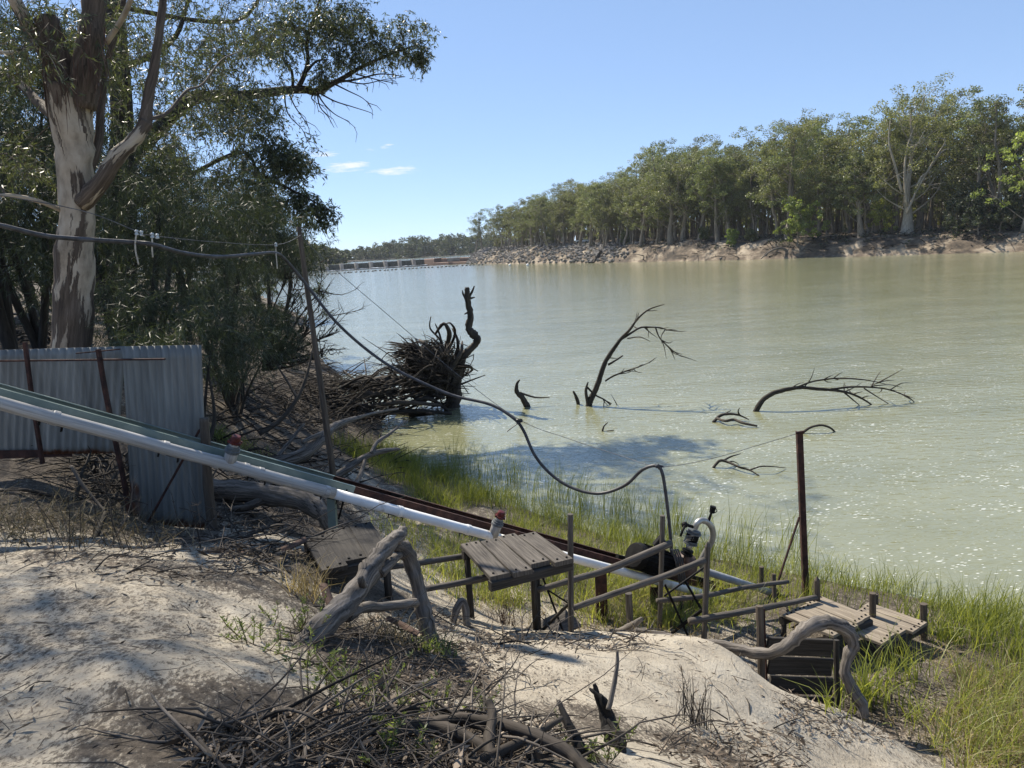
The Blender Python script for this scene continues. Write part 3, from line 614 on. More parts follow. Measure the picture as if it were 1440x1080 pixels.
for pts_ in [[(1275, 300), (1292, 262), (1310, 232), (1322, 212), (1330, 197), (1318, 194)], [(1290, 262), (1300, 245), (1330, 238)], [(1310, 232), (1324, 214), (1336, 208)], [(1268, 270), (1258, 230), (1250, 200), (1252, 170)], [(1275, 290), (1272, 240), (1278, 200), (1290, 170)]]:
    c = curve([P(x, y, pb.y-1.5) for x, y in pts_], 4); mb.tube(c, lerps([.28, .2, .07], len(c)), 6)
mb.build('bare_limb', 'far_pale', tb, smooth=True)
p = at_far(945, 0, 6); special(945, 6, px_h(950, 214, p.y, p.z), 'giant', 9, 'broad old gum with swollen dark trunk foot near the waterline, far bank', 'far_trunk', per=110, size=.32, thin=.9)
p = at_far(1212, 0, 6); special(1212, 6, px_h(1215, 205, p.y, p.z), 'giant', 14, 'gum with a stout dark broken stub trunk beside the reeds of the far bank', 'far_trunk', per=110, size=.32, thin=.9)
p = at_far(1025, 0, 9); special(1025, 9, px_h(1030, 218, p.y, p.z), 'wide', 31, 'gum with tall straight dark trunk left of the bright bush, far bank', 'far_trunk')
special(1122, 2.5, 11, 'low', 41, 'rounded bright green young tree at the edge of the far bank', 'far_trunk', 'far_bright', per=72, size=.42, name='young_tree', rscale=1.15)
special(1438, 5, 17, 'low', 42, 'bright green leaning tree at the right edge of the far bank', 'far_trunk', 'far_bright', per=60)
special(1032, 4, 4.2, 'low', 43, 'low bright bush on the far bank below the straight trunk', 'far_trunk', 'far_bright', per=50, size=.3, name='bush', rscale=1.3)
special(1238, 11, 8, 'low', 44, 'small yellow green bush left of the tallest gum trunk', 'far_trunk', 'far_bright', per=50, size=.35, name='bush', rscale=1.2)
for q, (px, off, H) in enumerate(((1345, 5, 6.5), (1375, 4, 7), (1405, 5, 6), (1360, 8, 9), (1425, 7, 8))):
    special(px, off, H, 'low', 60+q, 'dark low bush shading the bank at the right side of the far shore', 'far_trunk', 'oak_leaf', per=40, size=.35, name='bush', rscale=1.25)[0]['group'] = 'dark bushes on the right of the far shore'
for q, (px, off, H) in enumerate(((700, 9, 4), (735, 10, 4.5), (775, 10, 5), (880, 9, 4), (1055, 5, 3), (990, 7, 3.5))):
    special(px, off, H, 'low', 80+q, 'dark undergrowth bush beneath the far bank gums', 'far_trunk', 'far_leaf', per=30, size=.35, name='bush', rscale=1.3)[0]['group'] = 'undergrowth bushes on the far bank'

# thicket of thin stems filling the forest floor far inside: cannot be told apart
mb = MB()
for i in range(900):
    t = rr_.uniform(1, nf_-14); p = far_point(t, rr_.uniform(16, 85)); h = rr_.uniform(6, 12); q = p+Vector((rr_.uniform(-.6, .6), rr_.uniform(-.6, .6), h))
    mb.tube([p-Vector((0, 0, .5)), p.lerp(q, .5)+Vector((rr_.uniform(-.3, .3), 0, 0)), q], [rr_.uniform(.1, .22), .12, .06], 5, cap=False)
tag(mb.build('sapling_thicket', 'far_trunk', smooth=True), 'thin sapling stems massed inside the far bank forest', 'thicket', kind='stuff')
v, f, tn = crown_arrays([(*(far_point(rr_.uniform(1, nf_-14), rr_.uniform(55, 100))+Vector((0, 0, rr_.uniform(0, 14)))), rr_.uniform(2, 3.4)) for _ in range(1500)]+[(*(far_point(rr_.uniform(1, nf_-14), rr_.uniform(60, 105))+Vector((0, 0, rr_.uniform(.5, 5)))), 2.6) for _ in range(700)], 22, 1.4, rs)
tag(np_mesh('forest_depth', v, f, 'far_leaf', rnd=tn), 'solid mass of leaves closing the far bank forest behind', 'forest', kind='stuff')

# riprap and other things of the far bank
mb = MB()
for i in range(2400):
    px = rr_.uniform(664, 862) if i < 1350 else rr_.uniform(862, 1000); 
    t = None; o = rr_.uniform(.1, 11)
    u = rr_.uniform(0, 46); p = far_point(u, o)
    if px_of(p)[0] > 862+rr_.uniform(-10, 20) and rr_.random() < .9: continue
    mb.blob(p+Vector((0, 0, .05)), rr_.uniform(.28, .75), i, .5, 1, (1, 1, .75))
tag(mb.build('rock_riprap', 'rock'), 'grey broken rocks armouring the far bank beside the weir', 'rocks', kind='stuff')
mb = MB()
v, f = [], []
B = []
for i in range(900):
    px = rr_.uniform(1135, 1262); p = at_far(px, 0, rr_.uniform(.2, 2.2)) if i < 1 else None
    B.append(px)
tlist = np.linspace(0, nf_-1, 500); pxl = np.array([px_of(far_point(t, 1))[0] for t in tlist])
bs = np.array([far_point(float(np.interp(px, pxl, tlist)), rr_.uniform(.1, 3.0)) for px in B])
dd = nrm(np.c_[rs.normal(size=(900, 2))*.12, np.ones(900)]); V, Fq, sg = blade_arrays(bs, dd, rs.normal(size=(900, 3))*.1*np.array([1, 1, 0]), rs.uniform(1.2, 2.2, 900), np.full(900, .13), rs)
tag(np_mesh('reed_bed', V, Fq, 'weed', rnd=np.tile(rs.uniform(0, .7, 900), sg)), 'green reeds along the waterline of the far bank', 'reeds', kind='stuff')

mb = MB()
for i in range(420):
    t = rr_.uniform(14, nf_-22); o = rr_.uniform(.3, 8); p = far_point(t, o); a = rr_.uniform(0, 6.28); L = rr_.uniform(.8, 4); q = p+Vector((math.cos(a)*L, math.sin(a)*L, rr_.uniform(-.1, .9))); mb.tube([p, p.lerp(q, .5)+Vector((0, 0, rr_.uniform(0, .3))), q], [rr_.uniform(.05, .16), .08, .03], 4, cap=False)
tag(mb.build('bank_debris', 'dead', smooth=True), 'dark sticks and fallen limbs strewn down the far bank', 'debris', kind='stuff')
v, f, tn = crown_arrays([(*(far_point(rr_.uniform(8, nf_-20), rr_.uniform(2.5, 12))+Vector((0, 0, .15))), rr_.uniform(.5, 1.3)) for _ in range(260)], 24, .4, rs)
tag(np_mesh('bank_scrub', v, f, 'oak_leaf', rnd=tn), 'low dark scrub on the face of the far bank', 'scrub', kind='stuff')
def dead_far(px, off, paths, rad, label, mat='drift'):
    p = at_far(px, 0, off); mb = MB()
    for path in paths:
        c = curve([P(x, y, p.y) for x, y in path], 4); mb.tube(c, lerps(rad, len(c)), 6, .2)
    tag(mb.build('dead_branch', mat, base=p, smooth=True), label, 'dead branch')
dead_far(1100, 1, [[(1108, 362), (1105, 352), (1096, 349), (1084, 353), (1070, 364)], [(1106, 354), (1112, 349), (1120, 346)]], [.35, .28, .1], 'pale arched dead branch dipping to the water on the far shore')
dead_far(1130, 2, [[(1122, 360), (1130, 350), (1142, 341)], [(1126, 358), (1124, 346), (1118, 340)], [(1124, 360), (1138, 352), (1150, 350)]], [.3, .2, .08], 'tangled grey dead branches beside the arched branch, far shore')
dead_far(838, 1, [[(836, 371), (842, 358), (846, 352)], [(842, 360), (848, 364), (852, 370)], [(836, 370), (828, 369)]], [.7, .5, .2], 'dark stump jutting from the rocks at the waterline', 'char')
dead_far(1018, 1, [[(1012, 365), (1020, 361), (1028, 359)]], [.45, .4, .35], 'short pale log lying on the far shore')
# parked ute among the trees
p = at_far(820, 0, 12); ute = thing('parked_ute', p, 'small white ute parked under the trees behind the rocks', 'ute')
ax = Vector((.93, -.36, 0)); sd_ = Vector((.36, .93, 0))
mb = MB(); mb.beam(p+Vector((0, 0, .75))-ax*2.4, p+Vector((0, 0, .75))+ax*2.4, 1.8, .6, (0, 0, 1)); mb.beam(p+Vector((0, 0, 1.25))-ax*1.0, p+Vector((0, 0, 1.25))+ax*.9, 1.6, .62, (0, 0, 1)); mb.build('body', 'white_paint', ute)
mb = MB(); mb.beam(p+Vector((0, 0, 1.28))-ax*.85, p+Vector((0, 0, 1.28))+ax*.75, 1.63, .36, (0, 0, 1)); mb.build('window', 'black', ute)
for a in (-1.5, 1.5):
    for b in (-.8, .8):
        mb = MB(); c = p+Vector((0, 0, .38))+ax*a+sd_*b; mb.tube([c-sd_*.12, c+sd_*.12], .38, 14); mb.build('wheel', 'black', ute)
p = at_far(1315, 0, 10); pt = thing('picnic_table', p, 'dark picnic table under the trees right of the tallest gum', 'table')
mb = MB(); mb.beam(p+Vector((-1.2, 0, .85)), p+Vector((1.2, 0, .85)), .8, .07, (0, 0, 1)); mb.build('table_top', 'grey_wood', pt)
for s in (-.8, .8):
    mb = MB(); mb.beam(p+Vector((-1.2, s, .48)), p+Vector((1.2, s, .48)), .3, .06, (0, 0, 1)); mb.build('bench', 'grey_wood', pt)
for s in (-.9, .9):
    mb = MB(); mb.beam(p+Vector((s, -.75, 0)), p+Vector((s, 0, .85)), .1); mb.beam(p+Vector((s, .75, 0)), p+Vector((s, .05, .8)), .1); mb.build('leg', 'grey_wood', pt)

# distant wood beyond the weir pool
cl = []; mb = MB()
for i in range(260):
    if i < 170: px = 470+330*((i*.618034) % 1); Yd = rr_.uniform(760, 960); Hh = float(np.interp(px, [470, 520, 560, 650, 800], [11, 14, 19.5, 20.5, 20]))*rr_.uniform(.8, 1.1)
    else: px = rr_.uniform(370, 482); Yd = rr_.uniform(480, 640); Hh = float(np.interp(px, [370, 410, 450, 482], [21, 18, 12, 6]))*rr_.uniform(.85, 1.1)
    p = P(px, hor(px)-2, Yd); p.z = 3.0
    mb.tube([p, p+Vector((0, 0, Hh*.6))], [.35, .15], 5)
    for k in range(9): cl.append((p.x+rr_.gauss(0, 3.2), p.y+rr_.gauss(0, 3), 3+Hh*rr_.uniform(.05, .95), Hh*rr_.uniform(.10, .17)))
v, f, tn = crown_arrays(cl, 60, 1.5, rs); fo = np_mesh('distant_wood', v, f, 'distant_leaf', rnd=tn); tag(fo, 'hazy line of gum trees far beyond the weir pool', 'wood', kind='stuff')
mb.build('trunk', 'far_trunk', fo)
mb = MB()
for a, b in ((P(330, 350, 470), P(490, 352, 700)), (P(450, 352, 740), P(900, 352, 960))):
    mb.beam(Vector((a.x, a.y, 2.9)), Vector((b.x, b.y, 2.9)), 40, 1.6, (0, 0, 1))
tag(mb.build('far_shore', 'far_bank'), kind='structure')

# ------------------------------------------------------------------ weir
weir = thing('weir', WA.lerp(WB, .5), 'long low concrete weir with dark gates crossing the river', 'weir')
NB = 17
for i in range(NB):
    a = W0.lerp(W1, i/NB); b = W0.lerp(W1, (i+.78)/NB); c = W0.lerp(W1, (i+1)/NB)
    mb = MB(); mb.beam(a+Vector((0, 1.5, 1.3)), b+Vector((0, 1.5, 1.3)), 1.0, 3.2, (0, 0, 1)); mb.build('gate_panel', 'gate', weir)
    mb = MB(); mb.beam(b+Vector((0, 0, 1.35)), c+Vector((0, 0, 1.35)), 4.5, 3.9, (0, 0, 1)); mb.build('pier', 'concrete', weir)
mb = MB(); mb.beam(W1+Vector((1, 0, 1.2)), W1.lerp(W2, .3)+Vector((0, 0, 1.2)), 7, 4.0, (0, 0, 1)); mb.beam(W1.lerp(W2, .3)+Vector((0, 3, 1.2)), W2+Vector((6, 6, 1.2)), 3, 3.6, (0, 0, 1)); mb.beam(W1.lerp(W2, .25)+Vector((0, -6, .3)), W2+Vector((2, -4, .3)), 5, 1.5, (0, 0, 1)); mb.build('abutment', 'brick_red', weir)
mb = MB(); q = W1.lerp(W2, .62)+Vector((0, -4, 0)); mb.beam(q+Vector((-3, 0, 2.3)), q+Vector((3, 0, 2.3)), 4, 1.8, (0, 0, 1)); mb.build('control_block', 'concrete', weir)
mb = MB()
for i in range(14):
    q = W1.lerp(W2, i/13)+Vector((0, 2, 0)); mb.tube([q+Vector((0, 0, 2.9)), q+Vector((0, 0, 4.3))], .07, 5)
mb.tube([W1+Vector((0, 2, 4.2)), W2+Vector((0, 2, 4.2))], .06, 5); mb.build('railing', 'ring', weir)
mb = MB()
for i in range(60):
    q = W0.lerp(W1, (i+.5)/60)+Vector((0, -4.5, .0)); mb.blob(q, rr_.uniform(.8, 2.2), i, .6, 1, (1.4, .8, .14))
tag(mb.build('white_water', 'foam', smooth=True), 'white water foaming along the foot of the weir', 'foam', kind='stuff')
b0 = None; n_b = 44
for i in range(n_b):
    px = 432+(678-432)*i/(n_b-1)+rr_.uniform(-1.5, 1.5); py = 389+(372.6-389)*(max(0, px-432)/246)**.8+rr_.uniform(-.3, .3); q = G(px, py, 0)
    if b0 is None:
        mb = MB(); mb.tube([q+Vector((-.45, 0, .12)), q+Vector((0, 0, .14)), q+Vector((.45, 0, .12))], [.22, .34, .22], 8); b0 = mb.build('safety_buoy', 'buoy', base=q, smooth=True); o = b0
    else: o = b0.copy(); C.objects.link(o); o.location = q
    tag(o, 'small dark buoy in the safety line below the weir', 'buoy', 'buoys strung in a line below the weir')
for i, px in enumerate((717, 742)):
    q = G(px, 374, 0); mb = MB(); mb.blob(q+Vector((0, 0, .25)), .5, i, .1, 2); tag(mb.build('white_buoy', 'white_paint', base=q, smooth=True), 'white buoy afloat near the far bank rocks', 'buoy', 'white buoys near the far rocks')

# ------------------------------------------------------------------ corrugated iron fence
fence = thing('corrugated_fence', P(240, 742, 8.00), 'grey corrugated iron fence with rusty steel posts at the top of the slope', 'fence')
def sheet(quad, pitches, name, par, rust_left=False, side=1):
    TL, TR, BR, BL = [P(*q) for q in quad]; nu, nv = pitches*8, 14; V = []; rust = []
    nm = (TR-TL).cross(BL-TL).normalized()
    for layer in (0, .0025):
        for j in range(nv+1):
            for i in range(nu+1):
                u, w = i/nu, j/nv; p = TL.lerp(TR, u).lerp(BL.lerp(BR, u), w)
                p = p+nm*(math.sin(u*pitches*2*math.pi)*.0095+layer+.012*mnoise.noise(Vector((u*2, w*1.5, pitches)))); V.append(p)
                rust.append(max((w-.93)*5, 0)+(.35 if rust_left and u < .12 and w > .75 else 0)+(.15 if w > .985 else 0))
    mb = MB(); mb.v = V; n = (nu+1)*(nv+1)
    for j in range(nv):
        for i in range(nu):
            a = j*(nu+1)+i; b = a+nu+1
            mb.f.append((a, a+1, b+1, b)); mb.f.append((n+a, n+b, n+b+1, n+a+1)); mb.uv += [(0, 0)]*8
    for i in range(nu):
        mb.f.append((i, n+i, n+i+1, i+1)); a = nv*(nu+1)+i; mb.f.append((a, a+1, n+a+1, n+a)); mb.uv += [(0, 0)]*8
    for j in range(nv):
        a, b = j*(nu+1), (j+1)*(nu+1); mb.f.append((a, b, n+b, n+a)); a += nu; b += nu; mb.f.append((a, n+a, n+b, b)); mb.uv += [(0, 0)]*8
    return mb.build(name, 'galv', par, smooth=True, attr={'rust': rust})
sheet([(171, 487, 7.95), (283, 485, 7.95), (293, 743, 7.85), (186, 738, 7.85)], 11, 'corrugated_sheet', fence, True)
sheet([(66, 490, 8.07), (176, 487, 8.05), (166, 637, 8.05), (60, 639, 8.07)], 10, 'corrugated_sheet', fence)
sheet([(-60, 494, 8.11), (70, 490, 8.10), (64, 639, 8.10), (-60, 642, 8.11)], 12, 'corrugated_sheet', fence)
mb = MB(); mb.quad(P(-60, 634, 8.08), P(100, 632, 8.08), P(102, 642, 8.08), P(-60, 647, 8.08)); mb.quad(P(-60, 634, 8.12), P(100, 632, 8.12), P(102, 642, 8.12), P(-60, 647, 8.12)); mb.build('bottom_rail', 'rust', fence)
def bar(par, name, mat, pts_, w, flat=.6, n=6):
    mb = MB(); c = [P(*q) for q in pts_]
    for a, b in zip(c[:-1], c[1:]): mb.beam(a, b, w, w*flat)
    return mb.build(name, mat, par)
bar(fence, 'steel_post', 'rust', [(35, 481, 7.90), (45, 560, 7.87), (60, 652, 7.85)], .05)
bar(fence, 'steel_post', 'rust', [(138, 491, 7.87), (147, 545, 7.85), (160, 610, 7.83), (172, 665, 7.81), (184, 730, 7.79)], .058)
bar(fence, 'top_rail', 'rust', [(-40, 508, 7.95), (232, 505, 7.83)], .03)
bar(fence, 'top_rail', 'rust', [(107, 497, 7.85), (169, 491, 7.89)], .02)
bar(fence, 'brace', 'rust', [(281, 604, 7.75), (204, 742, 7.70)], .035)
mb = MB(); c = log_mb(mb, [(287, 588, 7.75), (290, 640, 7.73), (294, 700, 7.71), (302, 760, 7.69)], [.047, .048, .05, .055], 10, .15); mb.build('timber_post', 'post_wood', fence, smooth=True)

# ------------------------------------------------------------------ pipe and winch track
def inv(Y0, Y1, px, x1=1090.0): return 1/(1/Y0+(1/Y1-1/Y0)*px/x1)
def pipe_pt(px, dv=0, dY=0): return P(px, 567+.2706*px+dv, inv(6.5, 11.1, px)+dY)
def rail_pt(px, dv=0, dY=0): return P(px, 546+.2765*px+dv, inv(6.62, 11.3, px)+dY)
pipe = thing('delivery_pipe', pipe_pt(323), 'long white delivery pipe with red capped risers running down to the river', 'pipe')
mb = MB(); cs = [pipe_pt(-90)+(pipe_pt(470)-pipe_pt(-90))*(i/30)+Vector((0, 0, .0025*math.sin(i*.7))) for i in range(31)]; mb.tube(cs, .06, 20); mb.build('pipe_section', 'old_pipe', pipe, smooth=True)
mb = MB(); mb.tube([pipe_pt(468), pipe_pt(690), pipe_pt(702)], .0565, 20); mb.build('pipe_section', 'pvc', pipe, smooth=True)
mb = MB(); mb.tube([pipe_pt(700), pipe_pt(860), pipe_pt(1000), pipe_pt(1092)], .056, 20); mb.build('pipe_section', 'pvc', pipe, smooth=True)
pd = (pipe_pt(400)-pipe_pt(300)).normalized()
for px, r in ((78, .068), (232, .068), (305, .067), (345, .069), (366, .067), (459, .066), (562, .063), (658, .063), (905, .062)):
    mb = MB(); q = pipe_pt(px); mb.tube([q-pd*.03, q-pd*.022, q+pd*.022, q+pd*.03], [r-.006, r, r, r-.006], 20); mb.tube([q-pd*.045, q-pd*.038], r-.003, 20); mb.build('collar', 'old_pipe' if px < 470 else 'pvc', pipe, smooth=False)
def riser(px, topx, topy, mat):
    q = pipe_pt(px); tpt = P(topx, topy, q.y-.02); d = (tpt-q).normalized(); L = (tpt-q).length
    mb = MB(); mb.lathe(q, d, [(0, .062), (L*.42, .062), (L*.45, .057)], 18); s = mb.build('riser', mat, pipe, smooth=True)
    mb = MB(); mb.lathe(q+d*L*.42, d, [(0, .068), (.005, .075), (.03, .075), (.035, .066), (.055, .066), (.058, .058), (.075, .054)], 18); mb.build('coupling_ring', 'ring', s)
    mb = MB(); mb.lathe(q+d*(L*.42+.07), d, [(0, .045), (.045, .043)], 16); mb.build('neck', 'old_pipe' if mat == 'old_pipe' else 'valve_brown', s)
    mb = MB(); b0 = q+d*(L*.42+.10); mb.lathe(b0, d, [(0, .05), (.004, .062), (.022, .062), (.026, .05), (.07, .047), (.085, .04), (.088, .02)], 16)
    u, v = perp(d)
    for k in range(6):
        a = k*math.pi/3; e = u*math.cos(a)+v*math.sin(a); mb.beam(b0+d*.005+e*.062, b0+d*.03+e*.062, .018)
    mb.build('red_cap', 'red_cap', s)
riser(321, 333, 612, 'old_pipe'); riser(693, 707, 716, 'old_pipe')
for px in (70, 236, 360, 462, 556, 655, 850, 1000):
    q = pipe_pt(px); mb = MB(); mb.tube([q+Vector((0, 0, -.062))-pd*.09, q+Vector((0, 0, -.068)), q+Vector((0, 0, -.062))+pd*.11], .007, 6)
    mb.beam(q+pd*.09+Vector((0, 0, -.06)), q+pd*.075+Vector((0, 0, -.115)), .03, .008); mb.beam(q-pd*.09+Vector((0, 0, -.06)), q-pd*.105+Vector((0, 0, -.11)), .03, .008); mb.build('hanger', 'black', pipe)

track = thing('winch_track', rail_pt(500), 'pair of steel channel rails sloping down to the pump, green above and rusty below', 'track')
rd = (rail_pt(400)-rail_pt(300)).normalized(); side = rd.cross(Vector((0, 0, 1))).normalized(); rup = side.cross(rd).normalized()
def channel(px0, px1, dv, dY, mat, flip=1):
    a, b = rail_pt(px0, dv, dY), rail_pt(px1, dv, dY)
    mb = MB(); wv = side*flip
    # web with two flanges, the top edges of the flange at the line a-b
    mb.beam(a-rup*.042, b-rup*.042, .009, .084, rup); mb.beam(a-rup*.004+wv*.024, b-rup*.004+wv*.024, .04, .008, rup); mb.beam(a-rup*.080+wv*.024, b-rup*.080+wv*.024, .04, .008, rup)
    return mb.build('rail', mat, track)
channel(-90, 500, 0, 0, 'green_steel', -1); channel(500.2, 1086, 0, 0, 'rust', -1)
channel(-90, 470, -7.5, .34, 'green_steel'); channel(470.2, 1082, -7.0, .34, 'rust')
for px in (60, 210, 400, 560, 650, 760, 855, 920, 1000, 1060):
    a, b = rail_pt(px), rail_pt(px, -7.2, .34); mb = MB(); mb.beam(a-rup*.09, b-rup*.09, .05, .012, rup); mb.build('cross_tie', 'rust' if px > 470 else 'green_steel', track)
for px, h in ((553, .1), (848, .1), (915, .1), (1000, .1)):
    q = rail_pt(px, 12); mb = MB(); 
    for s in (0, .3): 
        k = q+Vector((0, s, 0)); mb.beam(k+rd*.09, k-rd*.09, .012, .07, rup); mb.beam(k+rd*.1-rup*.03, k+rd*.1-rup*.09, .03, .03)
    mb.build('gusset', 'black', track)
def column(x0, y0, x1, y1, Y, w, mat):
    a, b = P(x0, y0, Y), P(x1, y1, Y); b.z = min(b.z, gz(b.x, b.y)-.05) if b.z > gz(b.x, b.y)-.05 else b.z
    mb = MB(); mb.beam(a, b, w, .012, (0, 1, 0)); e = Vector((1, 0, 0)); f = Vector((0, 1, 0))
    mb.beam(a+f*.045+e*(w/2-.006), b+f*.045+e*(w/2-.006), .01, .078, (0, 1, 0)); mb.beam(a+f*.045-e*(w/2-.006), b+f*.045-e*(w/2-.006), .01, .078, (0, 1, 0))
    mb.build('column', mat, track)
column(465, 700, 466, 746, 7.95, .085, 'green_steel'); column(845, 806, 848, 896, 9.55, .15, 'rust'); column(921, 826, 922, 905, 9.95, .11, 'rust'); column(1055, 862, 1058, 930, 10.6, .15, 'rust_bright')
q = rail_pt(490); mb = MB(); mb.tube([q-rup*.05, P(476, 730, 8.1)], .012, 6); mb.build('brace', 'black', track)

# ------------------------------------------------------------------ timber platforms
def deck(name, corners, z, n_planks, th, label, mat, legs=(), bearers=True, cat='platform', jagged=.02, bolts=True, gap=.007, zs=None):
    """corners: pixel positions A,B,C,D; planks run from the A-B edge to the D-C edge"""
    A, B, Cc, D = [G(x, y, zz) for (x, y), zz in zip(corners, zs or [z]*4)]
    t = thing(name, (A+B+Cc+D)/4-Vector((0, 0, th)), label, cat); wdir = (B-A).normalized()
    for i in range(n_planks):
        f0, f1 = i/n_planks, (i+1)/n_planks; s, e = A.lerp(B, (f0+f1)/2), D.lerp(Cc, (f0+f1)/2); w = (B-A).length/n_planks-gap
        ex = (e-s).normalized()*random.uniform(-jagged, jagged)*2; s, e = s+ex, e+ex*1.4; dz = Vector((0, 0, random.uniform(-.006, .006))); e = e+Vector((0, 0, random.uniform(-.008, .008)))
        mb = MB(); mb.beam(s-Vector((0, 0, th/2))+dz, e-Vector((0, 0, th/2))+dz, w, th, (0, 0, 1))
        pl = mb.build('plank', mat, t)
        if bolts:
            for q in (s.lerp(e, .06), s.lerp(e, .94)):
                for o in (-.25, .25): mb = MB(); mb.tube([q+wdir*w*o+dz, q+wdir*w*o+Vector((0, 0, .012))+dz], .012, 6); mb.build('bolt', 'black', pl)
    if bearers:
        for f in (.05, .95):
            a, b = A.lerp(D, f), B.lerp(Cc, f); mb = MB(); mb.beam(a-Vector((0, 0, th+.055)), b-Vector((0, 0, th+.055)), .08, .1, (0, 0, 1)); mb.build('bearer', 'dark_wood', t)
    for (u, w, dn) in legs:
        q = A.lerp(B, u).lerp(D.lerp(Cc, u), w)-Vector((0, 0, th+.02)); g = gz(q.x, q.y); mb = MB(); mb.tube([q, Vector((q.x, q.y, min(g, q.z-.2)-.1))], .035, 8, .15); mb.build('leg', 'dark_wood', t, smooth=True)
    return t, (A, B, Cc, D)
deck('timber_platform', [(427, 756), (520, 731), (548, 775), (453, 799)], 2.9, 3, .04, 'low dark three plank platform behind the arched log', 'dark_wood', legs=((.05, .93, 0), (.95, .93, 0), (.1, .1, 0), (.9, .1, 0)))
deck('timber_platform', [(648, 766), (752, 746), (805, 783), (690, 813)], 2.33, 4, .05, 'grey four plank platform jutting from the white pipe at a red riser', 'grey_wood', legs=((.05, .06, 0), (.9, .1, 0)))
d1, k1 = deck('timber_deck', [(1096, 862), (1155, 838), (1228, 867), (1165, 891)], .78, 5, .04, 'sunlit plank deck behind the arched log, next to the rusty pole', 'pale_wood', legs=((.05, .05, 0), (.05, .95, 0), (.95, .05, 0)))
d2, k2 = deck('timber_deck', [(1172, 878), (1220, 846), (1302, 874), (1240, 906)], .66, 5, .04, 'lower plank deck farthest right among the reeds', 'pale_wood', legs=((.05, .95, 0), (.5, .95, 0), (.95, .05, 0)))
def post(par, pts_, rad, mat='post_wood', point=False, name='post', rough=.12):
    mb = MB(); c = curve([P(*q) for q in pts_], 3); b = c[-1]; g = gz(b.x, b.y)
    if b.z > g-.12: c.append(Vector((b.x, b.y, g-.15)))
    r = [rad]*len(c)
    if point: c.insert(0, c[0]+(c[0]-c[1]).normalized()*rad*1.6); r.insert(0, rad*.15)
    mb.tube(c, r, 9, rough); return mb.build(name, mat, par, smooth=False)
def pole(par, pts_, r0_, r1_, mat='grey_wood', name='rail', rough=.18):
    mb = MB(); c = curve([P(*q) for q in pts_], 5); mb.tube(c, lerps([r0_, r1_], len(c)), 9, rough); return mb.build(name, mat, par, smooth=True)
def rod(par, a, b, r, mat='black', name='brace'):
    mb = MB(); mb.tube([P(*a), P(*b)], r, 6); return mb.build(name, mat, par)
post(d1, [(1149, 816, 9.35), (1150, 880, 9.35)], .035, point=True); post(d1, [(1227, 834, 9.08), (1227, 905, 9.08)], .042); post(d1, [(1231, 835, 9.8), (1232, 900, 9.8)], .04)
rod(d1, (1147, 862, 9.4), (1098, 892, 9.3), .016, 'post_wood'); rod(d1, (1106, 858, 9.6), (1136, 890, 9.3), .014, 'black')
post(d2, [(1299, 849, 8.98), (1300, 955, 8.98)], .045)

# ------------------------------------------------------------------ handrail walkway around the pump
hr = thing('pole_handrail', P(880, 890, 8.9), 'rough pole handrail of crooked grey timbers around the pump', 'handrail')
post(hr, [(802, 723, 8.0), (803, 890, 8.0)], .033, 'grey_wood'); post(hr, [(932, 725, 9.2), (927, 893, 9.2)], .033, 'grey_wood'); post(hr, [(755, 808, 8.4), (757, 895, 8.4)], .035, 'dark_wood')
post(hr, [(884, 834, 9.0), (886, 884, 9.0)], .045, 'grey_wood'); post(hr, [(995, 768, 8.9), (993, 830, 8.9), (990, 898, 8.85)], .036, 'grey_wood', True)
post(hr, [(1071, 797, 10.9), (1070, 850, 10.9)], .034); post(hr, [(1088, 807, 10.4), (1091, 900, 10.2)], .033); post(hr, [(958, 842, 9.8), (959, 892, 9.8)], .02, 'dark_wood'); post(hr, [(975, 842, 9.8), (976, 892, 9.8)], .018, 'dark_wood')
pole(hr, [(756, 830, 8.3), (800, 817, 8.4), (860, 799, 8.8), (944, 764, 9.15)], .032, .046)
pole(hr, [(803, 856, 8.05), (860, 836, 8.3), (930, 812, 8.6), (991, 788, 8.85)], .033, .042)
pole(hr, [(924, 845, 9.05), (990, 838, 9.3), (1050, 826, 9.8), (1108, 818, 10.2)], .036, .03)
pole(hr, [(969, 874, 8.75), (1030, 863, 8.9), (1090, 852, 9.1), (1148, 840, 9.3)], .044, .034)
pole(hr, [(540, 799, 7.6), (600, 790, 7.8), (660, 781, 8.2)], .03, .035); pole(hr, [(588, 830, 7.3), (640, 821, 7.4), (694, 810, 7.55)], .03, .038)
for a, b, r in (((763, 811, 8.45), (792, 888, 8.3), .014), ((752, 818, 8.5), (805, 852, 8.4), .010), ((935, 822, 9.1), (967, 894, 9.0), .016), ((964, 818, 9.3), (987, 858, 9.1), .016), ((941, 893, 9.0), (987, 858, 8.95), .022), ((934, 838, 9.2), (990, 798, 9.3), .014), ((1106, 855, 9.8), (1120, 872, 9.6), .008)): rod(hr, a, b, r)
pole(hr, [(757, 892, 8.45), (801, 848, 8.1)], .02, .02, 'dark_wood', 'brace')
ps = thing('loose_planks', P(765, 885, 8.6), 'two loose grey planks leaning by the handrail foot', 'planks')
for a, b in (((740, 893, 8.5), (800, 864, 8.7)), ((762, 893, 8.35), (812, 874, 8.6))):
    mb = MB(); mb.beam(P(*a), P(*b), .17, .035, (0, -.5, 1)); mb.build('plank', 'grey_wood', ps)
gp = thing('retaining_wall', P(1125, 1000, 7.55), 'dark wall of stacked boards holding the sand behind the arched log', 'wall')
for i in range(4):
    y0 = 908+i*27; mb = MB(); mb.beam(P(1079+i*1.5, y0, 7.55), P(1169+i*.5, y0+3, 7.6), .045, .195, (0, 0, 1)); mb.build('board', 'dark_wood', gp)
